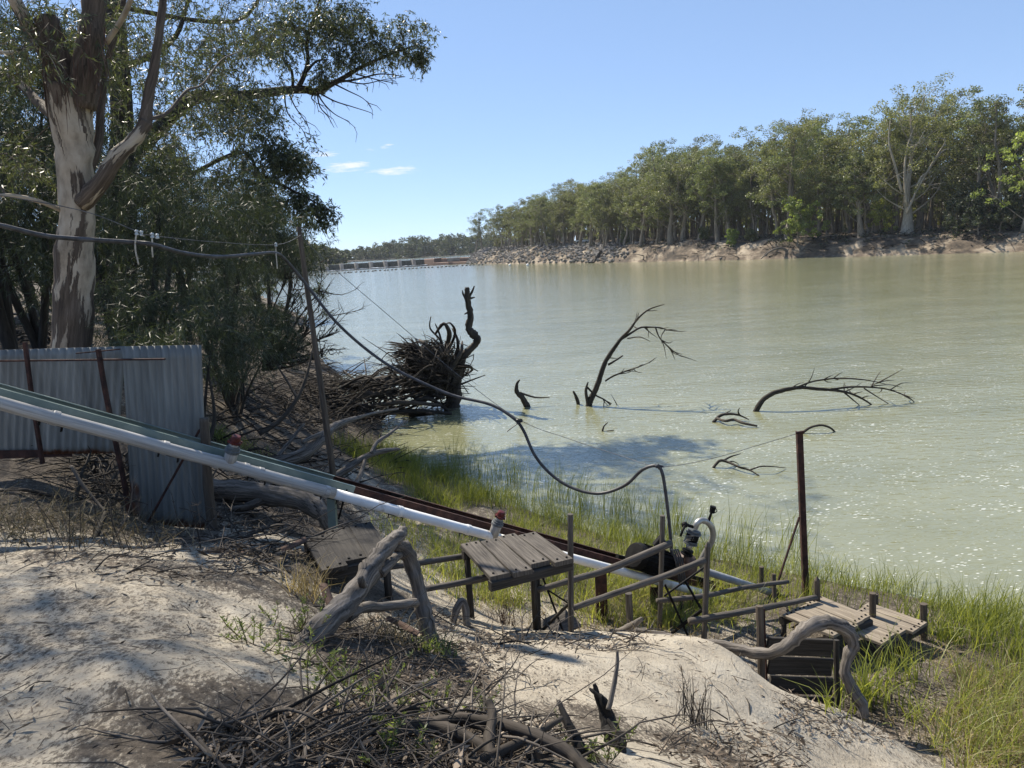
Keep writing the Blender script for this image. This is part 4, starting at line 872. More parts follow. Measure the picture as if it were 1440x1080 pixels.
post(gp, [(1068, 852, 7.6), (1071, 962, 7.5)], .04, 'post_wood'); bar(gp, 'angle_iron', 'rust', [(1074, 856, 7.6), (1078, 960, 7.55)], .03)
post(gp, [(1176, 900, 7.7), (1178, 990, 7.6)], .03, 'dark_wood')

# ------------------------------------------------------------------ pump
pump = thing('river_pump', P(940, 812, 9.9), 'black electric pump with pale swan neck pipe and valve on the rails', 'pump')
mc0, mc1 = P(893, 781, 9.75), P(946, 797, 10.15); md = (mc1-mc0).normalized(); ml = (mc1-mc0).length
mb = MB(); mb.lathe(mc0, md, [(0, .12), (.002, .17), (.05, .185), (.07, .185), (.08, .172), (ml*.8, .172), (ml*.82, .185), (ml*.9, .18), (ml*.95, .13), (ml, .1)], 22)
u, v = perp(md)
for k in range(20):
    a = k*2*math.pi/20; e = u*math.cos(a)+v*math.sin(a); mb.beam(mc0+md*.1+e*.178, mc0+md*ml*.78+e*.178, .008, .022, e)
mot = mb.build('motor', 'black', pump); mb = MB(); mb.lathe(mc0-md*.03, md, [(0, .05), (.01, .16), (.03, .175)], 20); mb.build('fan_cover', 'black', mot)
mb = MB(); q = P(927, 763, 9.9); mb.beam(q-Vector((.05, 0, .05)), q+Vector((.05, 0, .06)), .10, .11, (0, 1, 0)); mb.build('terminal_box', 'black', mot)
mb = MB(); vc = P(962, 796, 10.0); mb.tube([vc-md*.12, vc-md*.05, vc+md*.05, vc+md*.1], [.1, .19, .19, .1], 20); mb.build('pump_casing', 'valve_brown', pump, smooth=True)
mb = MB()
for k in range(4):
    c = curve([P(944+k*3, 772, 9.85), P(950+k*3, 788, 9.8), P(953+k*3, 806, 9.8), P(956+k*3, 822, 9.85)], 4); mb.tube(c, .012, 6)
mb.build('drive_belt', 'cable', pump, smooth=True)
mb = MB()
for dY in (-.16, .16):
    a, b = rail_pt(868, -4, .1+dY), rail_pt(1000, -4, .1+dY); mb.beam(a, b, .06, .05, (0, 0, 1))
for px in (885, 940, 985):
    a = rail_pt(px, -2, -.05); b = rail_pt(px, -4, .32); mb.beam(a, b, .08, .03, (0, 0, 1))
mb.build('trolley_frame', 'black', pump)
vY = 9.9; va, vb = P(966, 778, vY), P(980, 736, vY); vd = (vb-va).normalized(); vl = (vb-va).length
mb = MB(); mb.tube([P(969, 800, vY), P(966, 789, vY), va], [.06, .045, .045], 12); mb.build('riser', 'valve_brown', pump, smooth=True)
mb = MB(); mb.lathe(va-vd*.02, vd, [(0, .05), (.001, .085), (.02, .085), (.022, .05), (.05, .05), (.051, .08), (.07, .08), (.072, .05)], 16); mb.build('flange', 'black', pump)
mb = MB(); mb.lathe(va+vd*.055, vd, [(0, .035), (.09, .055)], 16); mb.build('reducer', 'alu', pump, smooth=True)
mb = MB(); mb.lathe(va+vd*.14, vd, [(0, .06), (.002, .1), (.018, .1), (.02, .07), (.03, .07), (.031, .092), (.045, .092), (.046, .06)], 18); mb.build('flange', 'ring', pump)
mb = MB(); mb.lathe(va+vd*.185, vd, [(0, .07), (.02, .088), (.09, .088), (.11, .07)], 18); vbdy = mb.build('valve_body', 'black', pump, smooth=True)
mb = MB()
for k in range(3): mb.tube([va+vd*(.20+.03*k)+Vector((.09*math.cos(a), -.09*math.sin(a)*.9, .03*math.sin(a*1))) for a in [i*math.pi/6 for i in range(13)]], .007, 5)
mb.build('clamp', 'alu', vbdy)
mb = MB(); mb.lathe(va+vd*.29, vd, [(0, .06), (.002, .105), (.02, .105), (.024, .06), (.03, .06), (.031, .09), (.05, .09), (.052, .05)], 18); mb.build('flange', 'ring', pump)
mb = MB(); mb.tube([P(975, 741, vY), P(965, 738, vY-.1)], .022, 8); mb.blob(P(963, 738, vY-.12), .045, 3, .1, 2); mb.tube([P(963, 739, vY-.15), P(957, 754, vY-.22)], [.018, .015], 7); mb.build('valve_handle', 'black', pump, smooth=True)
mb = MB(); sw = curve([P(977, 743, vY), P(980.5, 735.5, vY), P(987, 731.8, vY+.03), P(995, 734.5, vY+.06), P(1001, 742, vY+.1), P(1002.6, 752, vY+.13), P(1000, 763, vY+.16), P(992, 777, vY+.18), P(986, 790, vY+.2), P(990, 802, vY+.25)], 6); mb.tube(sw, .042, 14); mb.build('swan_neck', 'alu', pump, smooth=True)
mb = MB(); mb.tube([P(996, 734, vY+.05), P(1000, 722, vY+.05), P(1001.5, 719, vY+.05)], [.022, .016, .03], 9); mb.tube([P(1001, 721, vY+.05), P(1003, 712, vY+.05)], [.036, .042], 10); mb.tube(curve([P(1003, 722, vY), P(1008, 719, vY), P(1006, 714, vY)], 4), .006, 5); mb.build('air_valve', 'black', pump)
suc = thing('suction_hose', P(1084, 834, 10.8), 'straight grey suction pipe sloping from the pump to a black coupling', 'pipe')
mb = MB(); mb.tube([P(994, 804, 10.1), P(1086, 834, 10.7)], .052, 16); mb.build('pipe_section', 'grey_pipe', suc, smooth=True)
mb = MB(); a, b = P(1082, 832, 10.7), P(1100, 840, 10.7); d = (b-a).normalized(); mb.lathe(a, d, [(0, .06), (.03, .085), (.06, .085), (.065, .06), (.1, .06), (.105, .08), (.14, .08), (.15, .05)], 16); mb.build('coupling', 'black', suc)
mb = MB(); mb.tube(curve([P(1098, 838, 10.7), P(1112, 843, 10.8), P(1128, 844, 11), P(1140, 850, 11.3)], 5), .05, 14); mb.build('hose_end', 'cable', suc, smooth=True)
rp_ = thing('steel_pole', P(1135, 842, 10.9), 'tall rusty brown steel pole rising beside the lower decks', 'pole')
mb = MB(); a, b = P(1125, 607, 10.7), P(1136, 846, 10.7); b.z -= .3; mb.beam(a, b, .082, .012, (0, 1, 0)); mb.beam(a+Vector((.036, .03, 0)), b+Vector((.036, .03, 0)), .012, .07, (0, 1, 0)); mb.beam(a+Vector((-.036, .03, 0)), b+Vector((-.036, .03, 0)), .012, .07, (0, 1, 0)); mb.build('shaft', 'rust', rp_)
rod(rp_, (1124, 727, 10.65), (1094, 818, 10.4), .018, 'rust'); mb = MB(); mb.tube([P(1119, 609, 10.68), P(1131, 607, 10.66)], .02, 7); mb.build('tie_bolt', 'rust', rp_)

# ------------------------------------------------------------------ power cable on its wire
wp = MB(); c = log_mb(wp, [(420, 319, 12), (430, 392, 12), (441, 470, 11.95), (455, 570, 11.9), (469, 672, 11.9), (473, 720, 11.9)], [.036, .04, .045, .05, .05, .05], 8, .12); tag(wp.build('wooden_pole', 'post_wood', base=P(471, 690, 11.9), smooth=True), 'slender crooked wooden pole leaning at the left, cable crossing it', 'pole')
cab = MB(); cc = curve([P(*q) for q in [(-60, 308, 7.0), (0, 317, 7.3), (60, 331, 7.6), (110, 336, 7.9), (190, 341, 8.3), (215, 344, 8.4), (260, 356, 8.9), (310, 361, 9.6), (360, 357, 10.5), (388, 356, 11.1), (405, 369, 11.5), (432, 402, 11.8), (470, 450, 11.9), (510, 487, 12), (552, 517, 12), (600, 541, 11.9), (640, 557, 11.8), (690, 569, 11.6), (722, 588, 11.4), (736, 605, 11.3), (752, 640, 11.2), (775, 667, 11.1), (805, 686, 10.9), (842, 694, 10.7), (878, 683, 10.5), (903, 661, 10.35), (922, 655, 10.25), (931, 664, 10.2), (937, 700, 10.15), (942, 745, 10.1), (945, 785, 10.05)]], 8); cab.tube(cc, .0235, 9)
cable = thing('power_cable', cc[0], 'thick black cable looping on a thin wire from the left trees to the pump', 'cable'); cab.build('cable', 'cable', cable, smooth=True)
wi = MB()
for seg in ([(-60, 265, 7.6), (110, 295, 8), (192, 325, 8.3), (212, 331, 8.4), (300, 340, 10), (390, 344, 11.1), (424, 330, 11.95)], [(424, 334, 11.95), (470, 378, 12), (560, 455, 12), (650, 532, 11.8), (732, 591, 11.3), (800, 617, 11), (870, 640, 10.6), (928, 656, 10.25), (1000, 645, 10.4), (1070, 625, 10.6), (1123, 609, 10.7)]):
    wi.tube(curve([P(*q) for q in seg], 6), .0045, 5, cap=False)
wi.build('support_wire', 'wire', cable)
for (px, py, Y) in ((192, 327, 8.28), (199, 328, 8.31), (214, 331, 8.39), (221, 332, 8.44), (388, 344, 11.08)):
    q = P(px, py, Y); mb = MB(); mb.lathe(q-Vector((0, 0, .04)), (0, 0, 1), [(.01, .009), (.014, .019), (.03, .02), (.033, .014), (.045, .014), (.048, .02), (.062, .019), (.067, .008)], 12); mb.build('insulator', 'porcelain', cable, smooth=True)
for (pts_, Y) in (([(190, 343), (191, 355), (195, 372)], 8.25), ([(214, 344), (214, 352), (215, 362)], 8.4), ([(388, 356), (389, 366), (390, 378)], 11.05), ([(192, 328), (190, 343)], 8.27), ([(214, 332), (214, 345)], 8.39), ([(388, 345), (388, 357)], 11.08)):
    mb = MB(); mb.tube(curve([P(x, y, Y) for x, y in pts_], 4), .008, 6); mb.build('tie', 'rope', cable, smooth=True)
for (px, py, Y) in ((731, 592, 11.3), (927, 656, 10.22)):
    mb = MB(); q = P(px, py, Y)
    for k in range(5): mb.tube([q+Vector((random.uniform(-.06, .06), random.uniform(-.02, .02), random.uniform(-.035, .035))) for _ in range(4)], .011, 6)
    mb.build('knot', 'cable', cable)
mb = MB(); mb.tube(curve([P(731, 594, 11.3), P(722, 600, 11.3), P(713, 607, 11.3)], 4), [.008]*9, 5); mb.build('tie', 'cable', cable)

# ------------------------------------------------------------------ near trees
class Skel:
    def __init__(s): s.p = []; s.r = []
    def add(s, pts_, rads):
        for p, r in zip(pts_, rads): s.p.append(tuple(p)); s.r.append(r)
def branch_out(mb, sk, clumps, rng, sag=.08, rmin=.006, k=.011, n=5, wig=.12, maxr=.5):
    """join every leaf clump to the nearest wood already grown, nearest clumps first"""
    P_ = np.array(sk.p); Rr = list(sk.r); cl = np.array([c[:3] for c in clumps])
    d0 = np.min(np.linalg.norm(cl[:, None]-P_[None], axis=2), 1); order = np.argsort(d0); tips = []
    for i in order:
        c = cl[i]; d = np.linalg.norm(P_-c, axis=1)*(1+.25*(P_[:, 2] > c[2]+.5)); j = int(np.argmin(d)); L = np.linalg.norm(P_[j]-c)
        if L < .05: continue
        a = Vector(P_[j]); b = Vector(c); m1 = a.lerp(b, .35)+Vector(rng.normal(size=3))*L*wig+Vector((0, 0, L*sag)); m2 = a.lerp(b, .7)+Vector(rng.normal(size=3))*L*wig*.8+Vector((0, 0, L*sag))
        ra = min(Rr[j]*.8, rmin+k*L, maxr); cc = curve([a, m1, m2, b], 3); rr = lerps([ra, ra*.75, ra*.5, max(rmin*.7, ra*.25)], len(cc)); mb.tube(cc, rr, n, cap=False)
        P_ = np.r_[P_, np.array([tuple(q) for q in cc[2:]])]; Rr += rr[2:]
        tips.append((cc[-3], cc[-1]))
    return tips
def hang_leaves(clumps, per, L, Wd, rng, mb=None, down=.45, twigs=5):
    """leaves in drooping sprays: each clump is a few hanging twiglets with leaves along them"""
    PS, DS, TN = [], [], []
    for (x, y, z, r, *k) in clumps:
        c = np.array([x, y, z]); n = int(per*(k[0] if k else 1)); tone = rng.uniform(-.2, .25)
        for t in range(twigs):
            st = c+rng.normal(size=3)*r*np.array([.35, .35, .22]); dr = rng.normal(size=3)*np.array([1, 1, .55]); dr[2] -= .35; dr /= np.linalg.norm(dr); ln = r*rng.uniform(.6, 1.25)
            tt = rng.uniform(0.05, 1, max(2, n//twigs)); pos = st+dr*ln*tt[:, None]+np.array([0, 0, -1])*(ln*.45*tt**2)[:, None]+rng.normal(size=(len(tt), 3))*r*.05
            d = rng.normal(size=(len(tt), 3))*.55+dr*.45; d[:, 2] -= down
            PS.append(pos); DS.append(d); TN.append(np.clip(rng.uniform(.05, .8, len(tt))+tone, 0, 1))
            if mb is not None: mb.tube([st, st+dr*ln*.5+np.array([0, 0, -.45*ln*.25]), st+dr*ln+np.array([0, 0, -.45*ln])], [.006, .004, .002], 3, cap=False)
    pos = np.concatenate(PS); d = np.concatenate(DS); n = len(pos)
    v, f = leaf_arrays(pos, d, L*rng.uniform(.6, 1.25, n), Wd*rng.uniform(.7, 1.2, n), rng)
    return v, f, np.concatenate(TN)
def region(rng, n, cx, cy, rx, ry, Y0, Y1, r=(.3, .6), dens=1):
    out = []
    for _ in range(n):
        a, q = rng.uniform(0, 6.283), math.sqrt(rng.uniform(0, 1)); p = P(cx+rx*q*math.cos(a), cy+ry*q*math.sin(a), rng.uniform(Y0, Y1)); out.append((p.x, p.y, p.z, rng.uniform(*r), dens))
    return out
def vol(rng, n, c, s, r=(.35, .7), dens=1):
    return [(c[0]+rng.uniform(-1, 1)*s[0], c[1]+rng.uniform(-1, 1)*s[1], c[2]+rng.uniform(-1, 1)*s[2], rng.uniform(*r), dens) for _ in range(n)]

# --- the big gum: peeling trunk, torn fork, one limb low on the right
rng = np.random.RandomState(11); YA = 12.4
gA = thing('gum_tree', P(98, 600, YA), 'big gum behind the iron fence with peeling cream and brown trunk', 'tree')
mb = MB(); barkv = []; sk = Skel()
def limb(pts_, rads, n=14, rough=.16, bark=0.0, sub=5, seed=0):
    c = curve([P(*q) for q in pts_], sub); r = [x*.87 for x in lerps(rads, len(c))]; k0 = len(mb.v); mb.tube(c, r, n, rough, True, seed)
    bv = lerps(bark if isinstance(bark, (list, tuple)) else [bark, bark], len(c))
    for b in bv: barkv.extend([b]*n)
    sk.add(c, r)
limb([(96, 640, YA), (99, 560, YA), (102, 490, YA), (103, 420, YA), (106, 350, YA), (108, 290, YA), (106, 230, YA), (101, 170, YA), (96, 120, YA)], [.40, .36, .345, .33, .315, .29, .30, .34, .36], 22, .17, [.17, .16, .13, .08, .04, -.02, -.08, -.01, .15], 6, 1)
limb([(92, 140, YA-.05), (80, 85, YA-.05), (70, 46, YA-.1), (64, 26, YA-.1)], [.26, .235, .21, .19], 14, .35, [.2, .35, .4, .4], 5, 2)
limb([(112, 150, YA), (124, 80, YA), (131, 20, YA+.1), (137, -60, YA+.2), (150, -160, YA+.4), (150, -300, YA+1)], [.27, .23, .19, .18, .15, .10], 14, .25, [.1, .3, .36, .2, .1, 0], 5, 3)
limb([(80, 90, YA), (50, 56, YA-.1), (30, 18, YA-.2), (10, -20, YA-.3), (-40, -110, YA-.6), (-70, -220, YA-.8)], [.15, .12, .11, .10, .08, .05], 10, .2, [.2, .1, 0, 0, 0, 0], 5, 4)
limb([(50, 62, YA-.2), (35, 70, YA-.6), (0, 74, YA-1.0), (-40, 60, YA-1.3)], [.045, .04, .03, .02], 7, .1, -.3)
limb([(116, 285, YA-.1), (140, 258, YA-.2), (165, 220, YA-.2), (190, 195, YA-.1), (206, 172, YA)], [.17, .15, .135, .12, .12], 12, .25, [.04, .06, .09, .12, .3], 5, 5)
limb([(204, 178, YA), (208, 140, YA+.1), (216, 100, YA+.2), (222, 60, YA+.3), (229, 0, YA+.5), (238, -90, YA+.8), (250, -190, YA+1.2)], [.12, .095, .085, .075, .065, .05, .03], 10, .2, [.3, .25, .2, .2, .2, .1, .1], 5, 6)
limb([(210, 168, YA), (236, 158, YA+.5), (262, 128, YA+1), (285, 118, YA+1.6), (312, 84, YA+2.4), (340, 72, YA+3.2)], [.04, .032, .026, .02, .016, .01], 7, .2, .4)
limb([(120, 250, YA+.1), (138, 200, YA+.3), (142, 150, YA+.5), (150, 90, YA+.7), (170, 20, YA+.9), (185, -60, YA+1)], [.10, .085, .07, .06, .05, .03], 8, .2, .3)
limb([(150, 60, YA), (180, 10, YA-.3), (200, -60, YA-.5)], [.05, .045, .03], 8, .1, -.4)
limb([(96, 300, YA), (60, 285, YA-.4), (25, 276, YA-.6), (-10, 274, YA-.8)], [.045, .04, .035, .025], 7, .12, -.1)
limb([(100, 180, YA), (60, 150, YA+.6), (30, 120, YA+1), (-10, 90, YA+1.4)], [.12, .1, .08, .05], 9, .2, .1)
cl = []
cl += region(rng, 34, 250, 60, 80, 65, YA+3.5, YA+6.5); cl += region(rng, 28, 150, 40, 70, 60, YA-.2, YA+3.5); cl += region(rng, 22, 30, 60, 50, 70, YA-1.5, YA+2); cl += region(rng, 26, 300, 140, 70, 50, YA+4, YA+7); cl += region(rng, 14, 215, 215, 60, 40, YA+2, YA+5)
cl += region(rng, 22, 290, 205, 70, 50, YA+4, YA+7); cl += region(rng, 24, 330, 40, 60, 55, YA+4, YA+7.5); cl += region(rng, 10, 30, 230, 40, 60, YA-.5, YA+1.5); cl += region(rng, 8, 160, 120, 40, 50, YA+.5, YA+3)
top = vol(rng, 120, (-9.4, 11.6, 13.0), (3.0, 3.4, 2.6), (.5, .9), 1.15) + vol(rng, 50, (-6.9, 8.6, 11.4), (1.7, 1.6, 1.6), (.45, .8), 1.1) + vol(rng, 26, (-4.6, 7.2, 11.0), (1.3, .8, 1.0), (.4, .7), 1.0)
cl += top
tips = branch_out(mb, sk, cl, rng)
barkv += [.1]*(len(mb.v)-len(barkv))
k1 = len(mb.v); v, f, tn = hang_leaves(cl, 92, .125, .023, rng, mb, twigs=6); barkv += [.1]*(len(mb.v)-len(barkv))
mb.build('trunk', 'gum_bark', gA, smooth=True, attr={'bark': barkv})
np_mesh('crown', v-np.array(gA.location), f, 'gum_leaf', gA, rnd=tn)
# strips of torn bark hanging from the fork
mb = MB()
for i in range(46):
    x = random.uniform(55, 150); y = random.uniform(60, 120) if x < 110 else random.uniform(20, 110); Yb = YA-.36+abs(x-100)*.0035; a = P(x, y, Yb)
    L = random.uniform(.25, .9); mb.tube([a, a+Vector((random.uniform(-.05, .05), -.03, -L*.5)), a+Vector((random.uniform(-.1, .1), random.uniform(-.08, .02), -L))], [.012, random.uniform(.008, .02), .003], 4, flat=.4)
mb.build('torn_bark', 'bark_red', gA)

# --- the second gum, its long limb reaching out over the river
rng = np.random.RandomState(5); YB = 27.0
gB = thing('gum_tree', (-13.2, 26.5, gz(-13.2, 26.5)), 'tall gum reaching a long leafy limb out over the river', 'tree')
mb = MB(); sk = Skel()
def limbw(pts_, rads, n=9, rough=.15, sub=5):
    c = curve(pts_, sub); r = lerps(rads, len(c)); mb.tube(c, r, n, rough); sk.add(c, r)
limbw([(-13.2, 26.5, 2.5), (-13.0, 26.6, 6), (-12.4, 26.6, 9.5), (-12.2, 26.8, 14), (-12.0, 27, 19), (-11.6, 27, 23)], [.5, .42, .38, .3, .2, .1], 12)
limbw([(-12.5, 26.6, 9), P(262, 145, 27), P(300, 135, 27.5), P(345, 134, 28), P(400, 127, 28.5), P(428, 126, 28.8), P(445, 129, 29), P(462, 118, 29)], [.26, .22, .19, .17, .15, .14, .13, .12])
limbw([P(455, 124, 29), P(480, 111, 29), P(505, 96, 29), P(530, 84, 29), P(560, 72, 29.2), P(590, 62, 29.4)], [.11, .09, .07, .055, .04, .02], 7)
limbw([P(418, 126, 28.7), P(428, 105, 28.8), P(433, 85, 28.9), P(432, 60, 29), P(440, 30, 29), P(452, -10, 29)], [.10, .085, .07, .06, .05, .03], 7)
limbw([P(432, 100, 28.8), P(445, 86, 28.6), P(462, 84, 28.5)], [.05, .04, .02], 6)
limbw([P(412, 124, 28.6), P(410, 100, 28.4), P(398, 82, 28.2), P(400, 60, 28)], [.06, .05, .04, .02], 6)
limbw([P(468, 116, 29), P(500, 112, 28.8), P(535, 104, 28.6), P(570, 108, 28.5)], [.05, .035, .025, .01], 6)
for path in ([(446, 130), (455, 145), (470, 160), (488, 170), (500, 180)], [(446, 130), (450, 150), (462, 165), (470, 180)], [(448, 130), (470, 142), (495, 150), (520, 158), (525, 162)], [(470, 118), (490, 128), (510, 138), (522, 150)], [(480, 112), (510, 118), (540, 112), (570, 108)], [(405, 128), (415, 150), (432, 175), (436, 190)], [(400, 132), (405, 160), (425, 182), (432, 200)], [(500, 104), (530, 112), (560, 118)], [(442, 130), (438, 138), (445, 145), (448, 158)]):
    c = curve([P(x, y, 28.7) for x, y in path], 4); mb.tube(c, lerps([.035, .022, .014, .008], len(c)), 5)
    for q in range(3):
        j = random.randrange(3, len(c)-1); e = c[j]+Vector((random.uniform(.0, .5), random.uniform(-.3, .3), random.uniform(-.6, -.05))); mb.tube([c[j], c[j].lerp(e, .5)+Vector((.08, 0, .03)), e], [.014, .01, .005], 4)
limbw([(-12.5, 26.6, 7.5), P(330, 215, 26), P(365, 245, 25.5), P(400, 262, 25), P(435, 280, 25), P(460, 295, 25)], [.09, .06, .05, .04, .03, .015], 7)
limbw([(-12.3, 26.7, 12), P(240, 60, 26), P(265, 0, 26), P(285, -60, 26)], [.12, .08, .06, .03], 7)
limbw([(-12.2, 26.8, 14), P(330, 30, 28), P(380, -40, 28), P(420, -110, 29)], [.09, .06, .05, .03], 7)
cl = region(rng, 34, 440, 30, 60, 40, 27.5, 30, (.5, .9)); cl += region(rng, 40, 500, 52, 48, 32, 28.2, 30, (.45, .8)); cl += region(rng, 22, 565, 52, 36, 30, 28.6, 30, (.4, .75)); cl += region(rng, 12, 475, 5, 45, 30, 28, 30, (.5, .9)); cl += region(rng, 9, 590, 78, 12, 9, 29, 29.8, (.3, .5))
cl += region(rng, 9, 480, 84, 24, 12, 28.5, 29.2, (.35, .6)); cl += region(rng, 8, 452, 105, 18, 12, 28.5, 29.2, (.3, .5)); cl += region(rng, 14, 402, 55, 22, 45, 27.5, 29, (.45, .8))
cl += region(rng, 42, 340, 90, 70, 60, 25.5, 29, (.5, .95)); cl += region(rng, 30, 350, 165, 55, 30, 25, 28.5, (.5, .9)); cl += region(rng, 26, 395, 215, 28, 28, 24.5, 26.5, (.4, .75)); cl += region(rng, 10, 416, 228, 10, 12, 24.8, 25.6, (.3, .5)); cl += region(rng, 20, 425, 285, 24, 16, 24.5, 25.6, (.35, .6)); cl += region(rng, 9, 452, 305, 22, 14, 24.8, 25.4, (.28, .45)); cl += region(rng, 24, 340, 260, 50, 30, 24, 27, (.5, .9))
cl += region(rng, 26, 370, 235, 55, 35, 24.6, 26.4, (.4, .7)); cl += region(rng, 22, 230, 180, 70, 70, 24, 27, (.5, .9)); cl += region(rng, 26, 250, 60, 110, 120, 25, 29, (.6, 1.1))
cl += vol(rng, 80, (-9.5, 28.5, 18), (4.5, 2.5, 3.2), (.7, 1.2), 1.1)
branch_out(mb, sk, cl, rng, rmin=.01, k=.012)
v, f, tn = hang_leaves(cl, 112, .165, .042, rng, mb, twigs=6)
mb.build('trunk', 'oak_trunk', gB, smooth=True); np_mesh('crown', v-np.array(gB.location), f, 'gum_leaf', gB, rnd=tn)

# --- river wattles and she-oaks crowding the bank behind the fence
def feathery(name, base, H, spread, seed, label, clumps=None, n=70, per=190, L=.19, Wd=.012, lean=(0, 0), group=None, r0_=.12, dead=0):
    rng = np.random.RandomState(seed); rnd = random.Random(seed); b = Vector((base[0], base[1], gz(base[0], base[1])-.2)); t = thing(name, b, label, 'tree' if H > 3 else 'bush', group)
    mb = MB(); sk = Skel()
    for s in range(3 if H > 3 else 5):
        a = rnd.uniform(0, 6.28); e = b+Vector((lean[0]+math.cos(a)*spread*.5, lean[1]+math.sin(a)*spread*.5, H*rnd.uniform(.65, .95))); m1 = b.lerp(e, .4)+Vector((rnd.uniform(-1, 1), rnd.uniform(-1, 1), 0))*spread*.12
        c = curve([b, m1, e], 6); r = lerps([r0_, r0_*.7, r0_*.2], len(c)); mb.tube(c, r, 7, .15); sk.add(c, r)
    cl = clumps or []
    if not clumps:
        for i in range(n):
            h = rnd.uniform(.22, 1.0); w = spread*(math.sin(min(1, h*1.05)*math.pi*.8+.35))*rnd.uniform(.3, 1); a = rnd.uniform(0, 6.28)
            cl.append((b.x+lean[0]*h+math.cos(a)*w, b.y+lean[1]*h+math.sin(a)*w, b.z+H*h, rnd.uniform(.4, .8)*min(1, spread/2)))
    cl = [c for c in cl if rng.uniform() < (.74 if L < .2 else .9)]; branch_out(mb, sk, cl, rng, rmin=.009, k=.014)
    v, f, tn = hang_leaves(cl, per, L, Wd, rng, None, down=.6, twigs=8); mb.build('trunk', 'oak_trunk', t, smooth=True); np_mesh('crown', v-np.array(t.location), f, 'oak_leaf', t, rnd=tn); return t
def fcl(seed, *regs):
    rng = np.random.RandomState(seed); out = []
    for r in regs: out += region(rng, *r)
    return out
feathery('she_oak', (-7.8, 16), 5, 2, 1, 'dark feathery tree just right of the big gum trunk', fcl(1, (70, 215, 300, 85, 60, 14, 18, (.4, .8)), (40, 300, 330, 60, 50, 14, 17, (.4, .7)), (30, 180, 250, 60, 60, 15, 18, (.4, .8))))
feathery('she_oak', (-7.0, 19), 5, 2, 2, 'dark weeping tree overhanging the water left of the wooden pole', fcl(2, (60, 330, 330, 75, 55, 17, 21, (.4, .8)), (40, 385, 320, 45, 38, 18, 21, (.35, .65)), (34, 300, 260, 70, 50, 18, 22, (.45, .85)), (14, 425, 345, 25, 22, 18.5, 20, (.3, .5))))
feathery('she_oak', (-5.6, 13.4), 2.2, 1.6, 3, 'fine leaved bush right behind the iron fence', fcl(3, (46, 220, 450, 75, 35, 12, 15, (.3, .55)), (34, 300, 430, 60, 40, 13, 16, (.3, .6)), (20, 200, 480, 55, 22, 11.5, 13, (.25, .4)), (16, 340, 480, 30, 30, 13.5, 15.5, (.25, .45)), (18, 190, 400, 45, 40, 12.8, 15, (.3, .5))), per=150, L=.2, Wd=.012, r0_=.05)
feathery('she_oak', (-15.5, 22), 9, 3.4, 4, 'dark tree at the far left edge behind the big gum', n=110, per=150, L=.3, Wd=.022)
feathery('she_oak', (-12.2, 20), 7, 2.6, 5, 'mid height dark tree left of the gum trunk, in deep shade', n=90, per=150, L=.28, Wd=.02)
feathery('she_oak', (-20, 33), 11, 4.5, 6, 'broad dark tree well behind the big gum, left', n=120, per=150, L=.4, Wd=.035, r0_=.2)
feathery('she_oak', (-15, 36), 9, 4, 7, 'dark tree in the second rank along the left bank', n=110, per=150, L=.4, Wd=.035, r0_=.18)
feathery('she_oak', (-13.5, 44), 9, 3.6, 8, 'dark bank tree behind the weeping tree, nearest the river', n=100, per=150, L=.42, Wd=.04, r0_=.16)
feathery('she_oak', (-27, 50), 12, 6, 9, 'large dark tree deep in the left bank wood', n=130, per=140, L=.55, Wd=.055, r0_=.25)
feathery('she_oak', (-24, 75), 11, 5, 10, 'distant dark tree on the left bank before the weir', n=110, per=140, L=.6, Wd=.07, r0_=.22)
feathery('she_oak', (-19, 27), 8, 3, 12, 'leafy dark tree between the gum trunk and the left edge', n=100, per=150, L=.32, Wd=.026)
for i, (x, y, H, sp, lb) in enumerate(((-12, 18.5, 9.5, 3.0, 'tall dark feathery tree close behind the big gum, left'), (-17, 20, 14, 3.4, 'tall dark tree at the left edge under the gum crown'), (-21, 28, 15, 4, 'tall dark tree in the left corner of the wood'), (-9.0, 17.6, 8.0, 2.0, 'slim dark tree touching the right side of the gum trunk'))):
    feathery('she_oak', (x, y), H, sp, 60+i, lb, n=150, per=150, L=.24, Wd=.022, r0_=.16)
for i, (x, y, H, sp) in enumerate(((-36, 62, 14, 7), (-44, 95, 14, 8), (-62, 150, 15, 9), (-90, 210, 16, 11), (-115, 270, 16, 12), (-35, 40, 13, 6), (-28, 28, 11, 5))):
    feathery('gum_tree', (x, y), H, sp, 30+i, 'dim tree deep in the wood of the left bank', n=110, per=90, L=.7, Wd=.12, r0_=.25, group='trees closing the wood on the left bank')
feathery('she_oak', (-6.4, 17.5), 2.2, 1.6, 13, 'dark fine leaved bush hanging over the bank above the driftwood', fcl(13, (44, 345, 450, 55, 40, 16.5, 19.5, (.3, .6)), (20, 390, 470, 35, 25, 17, 19.5, (.25, .45)), (18, 310, 500, 40, 30, 15.5, 18, (.3, .5))), per=150, L=.2, Wd=.013, r0_=.05)
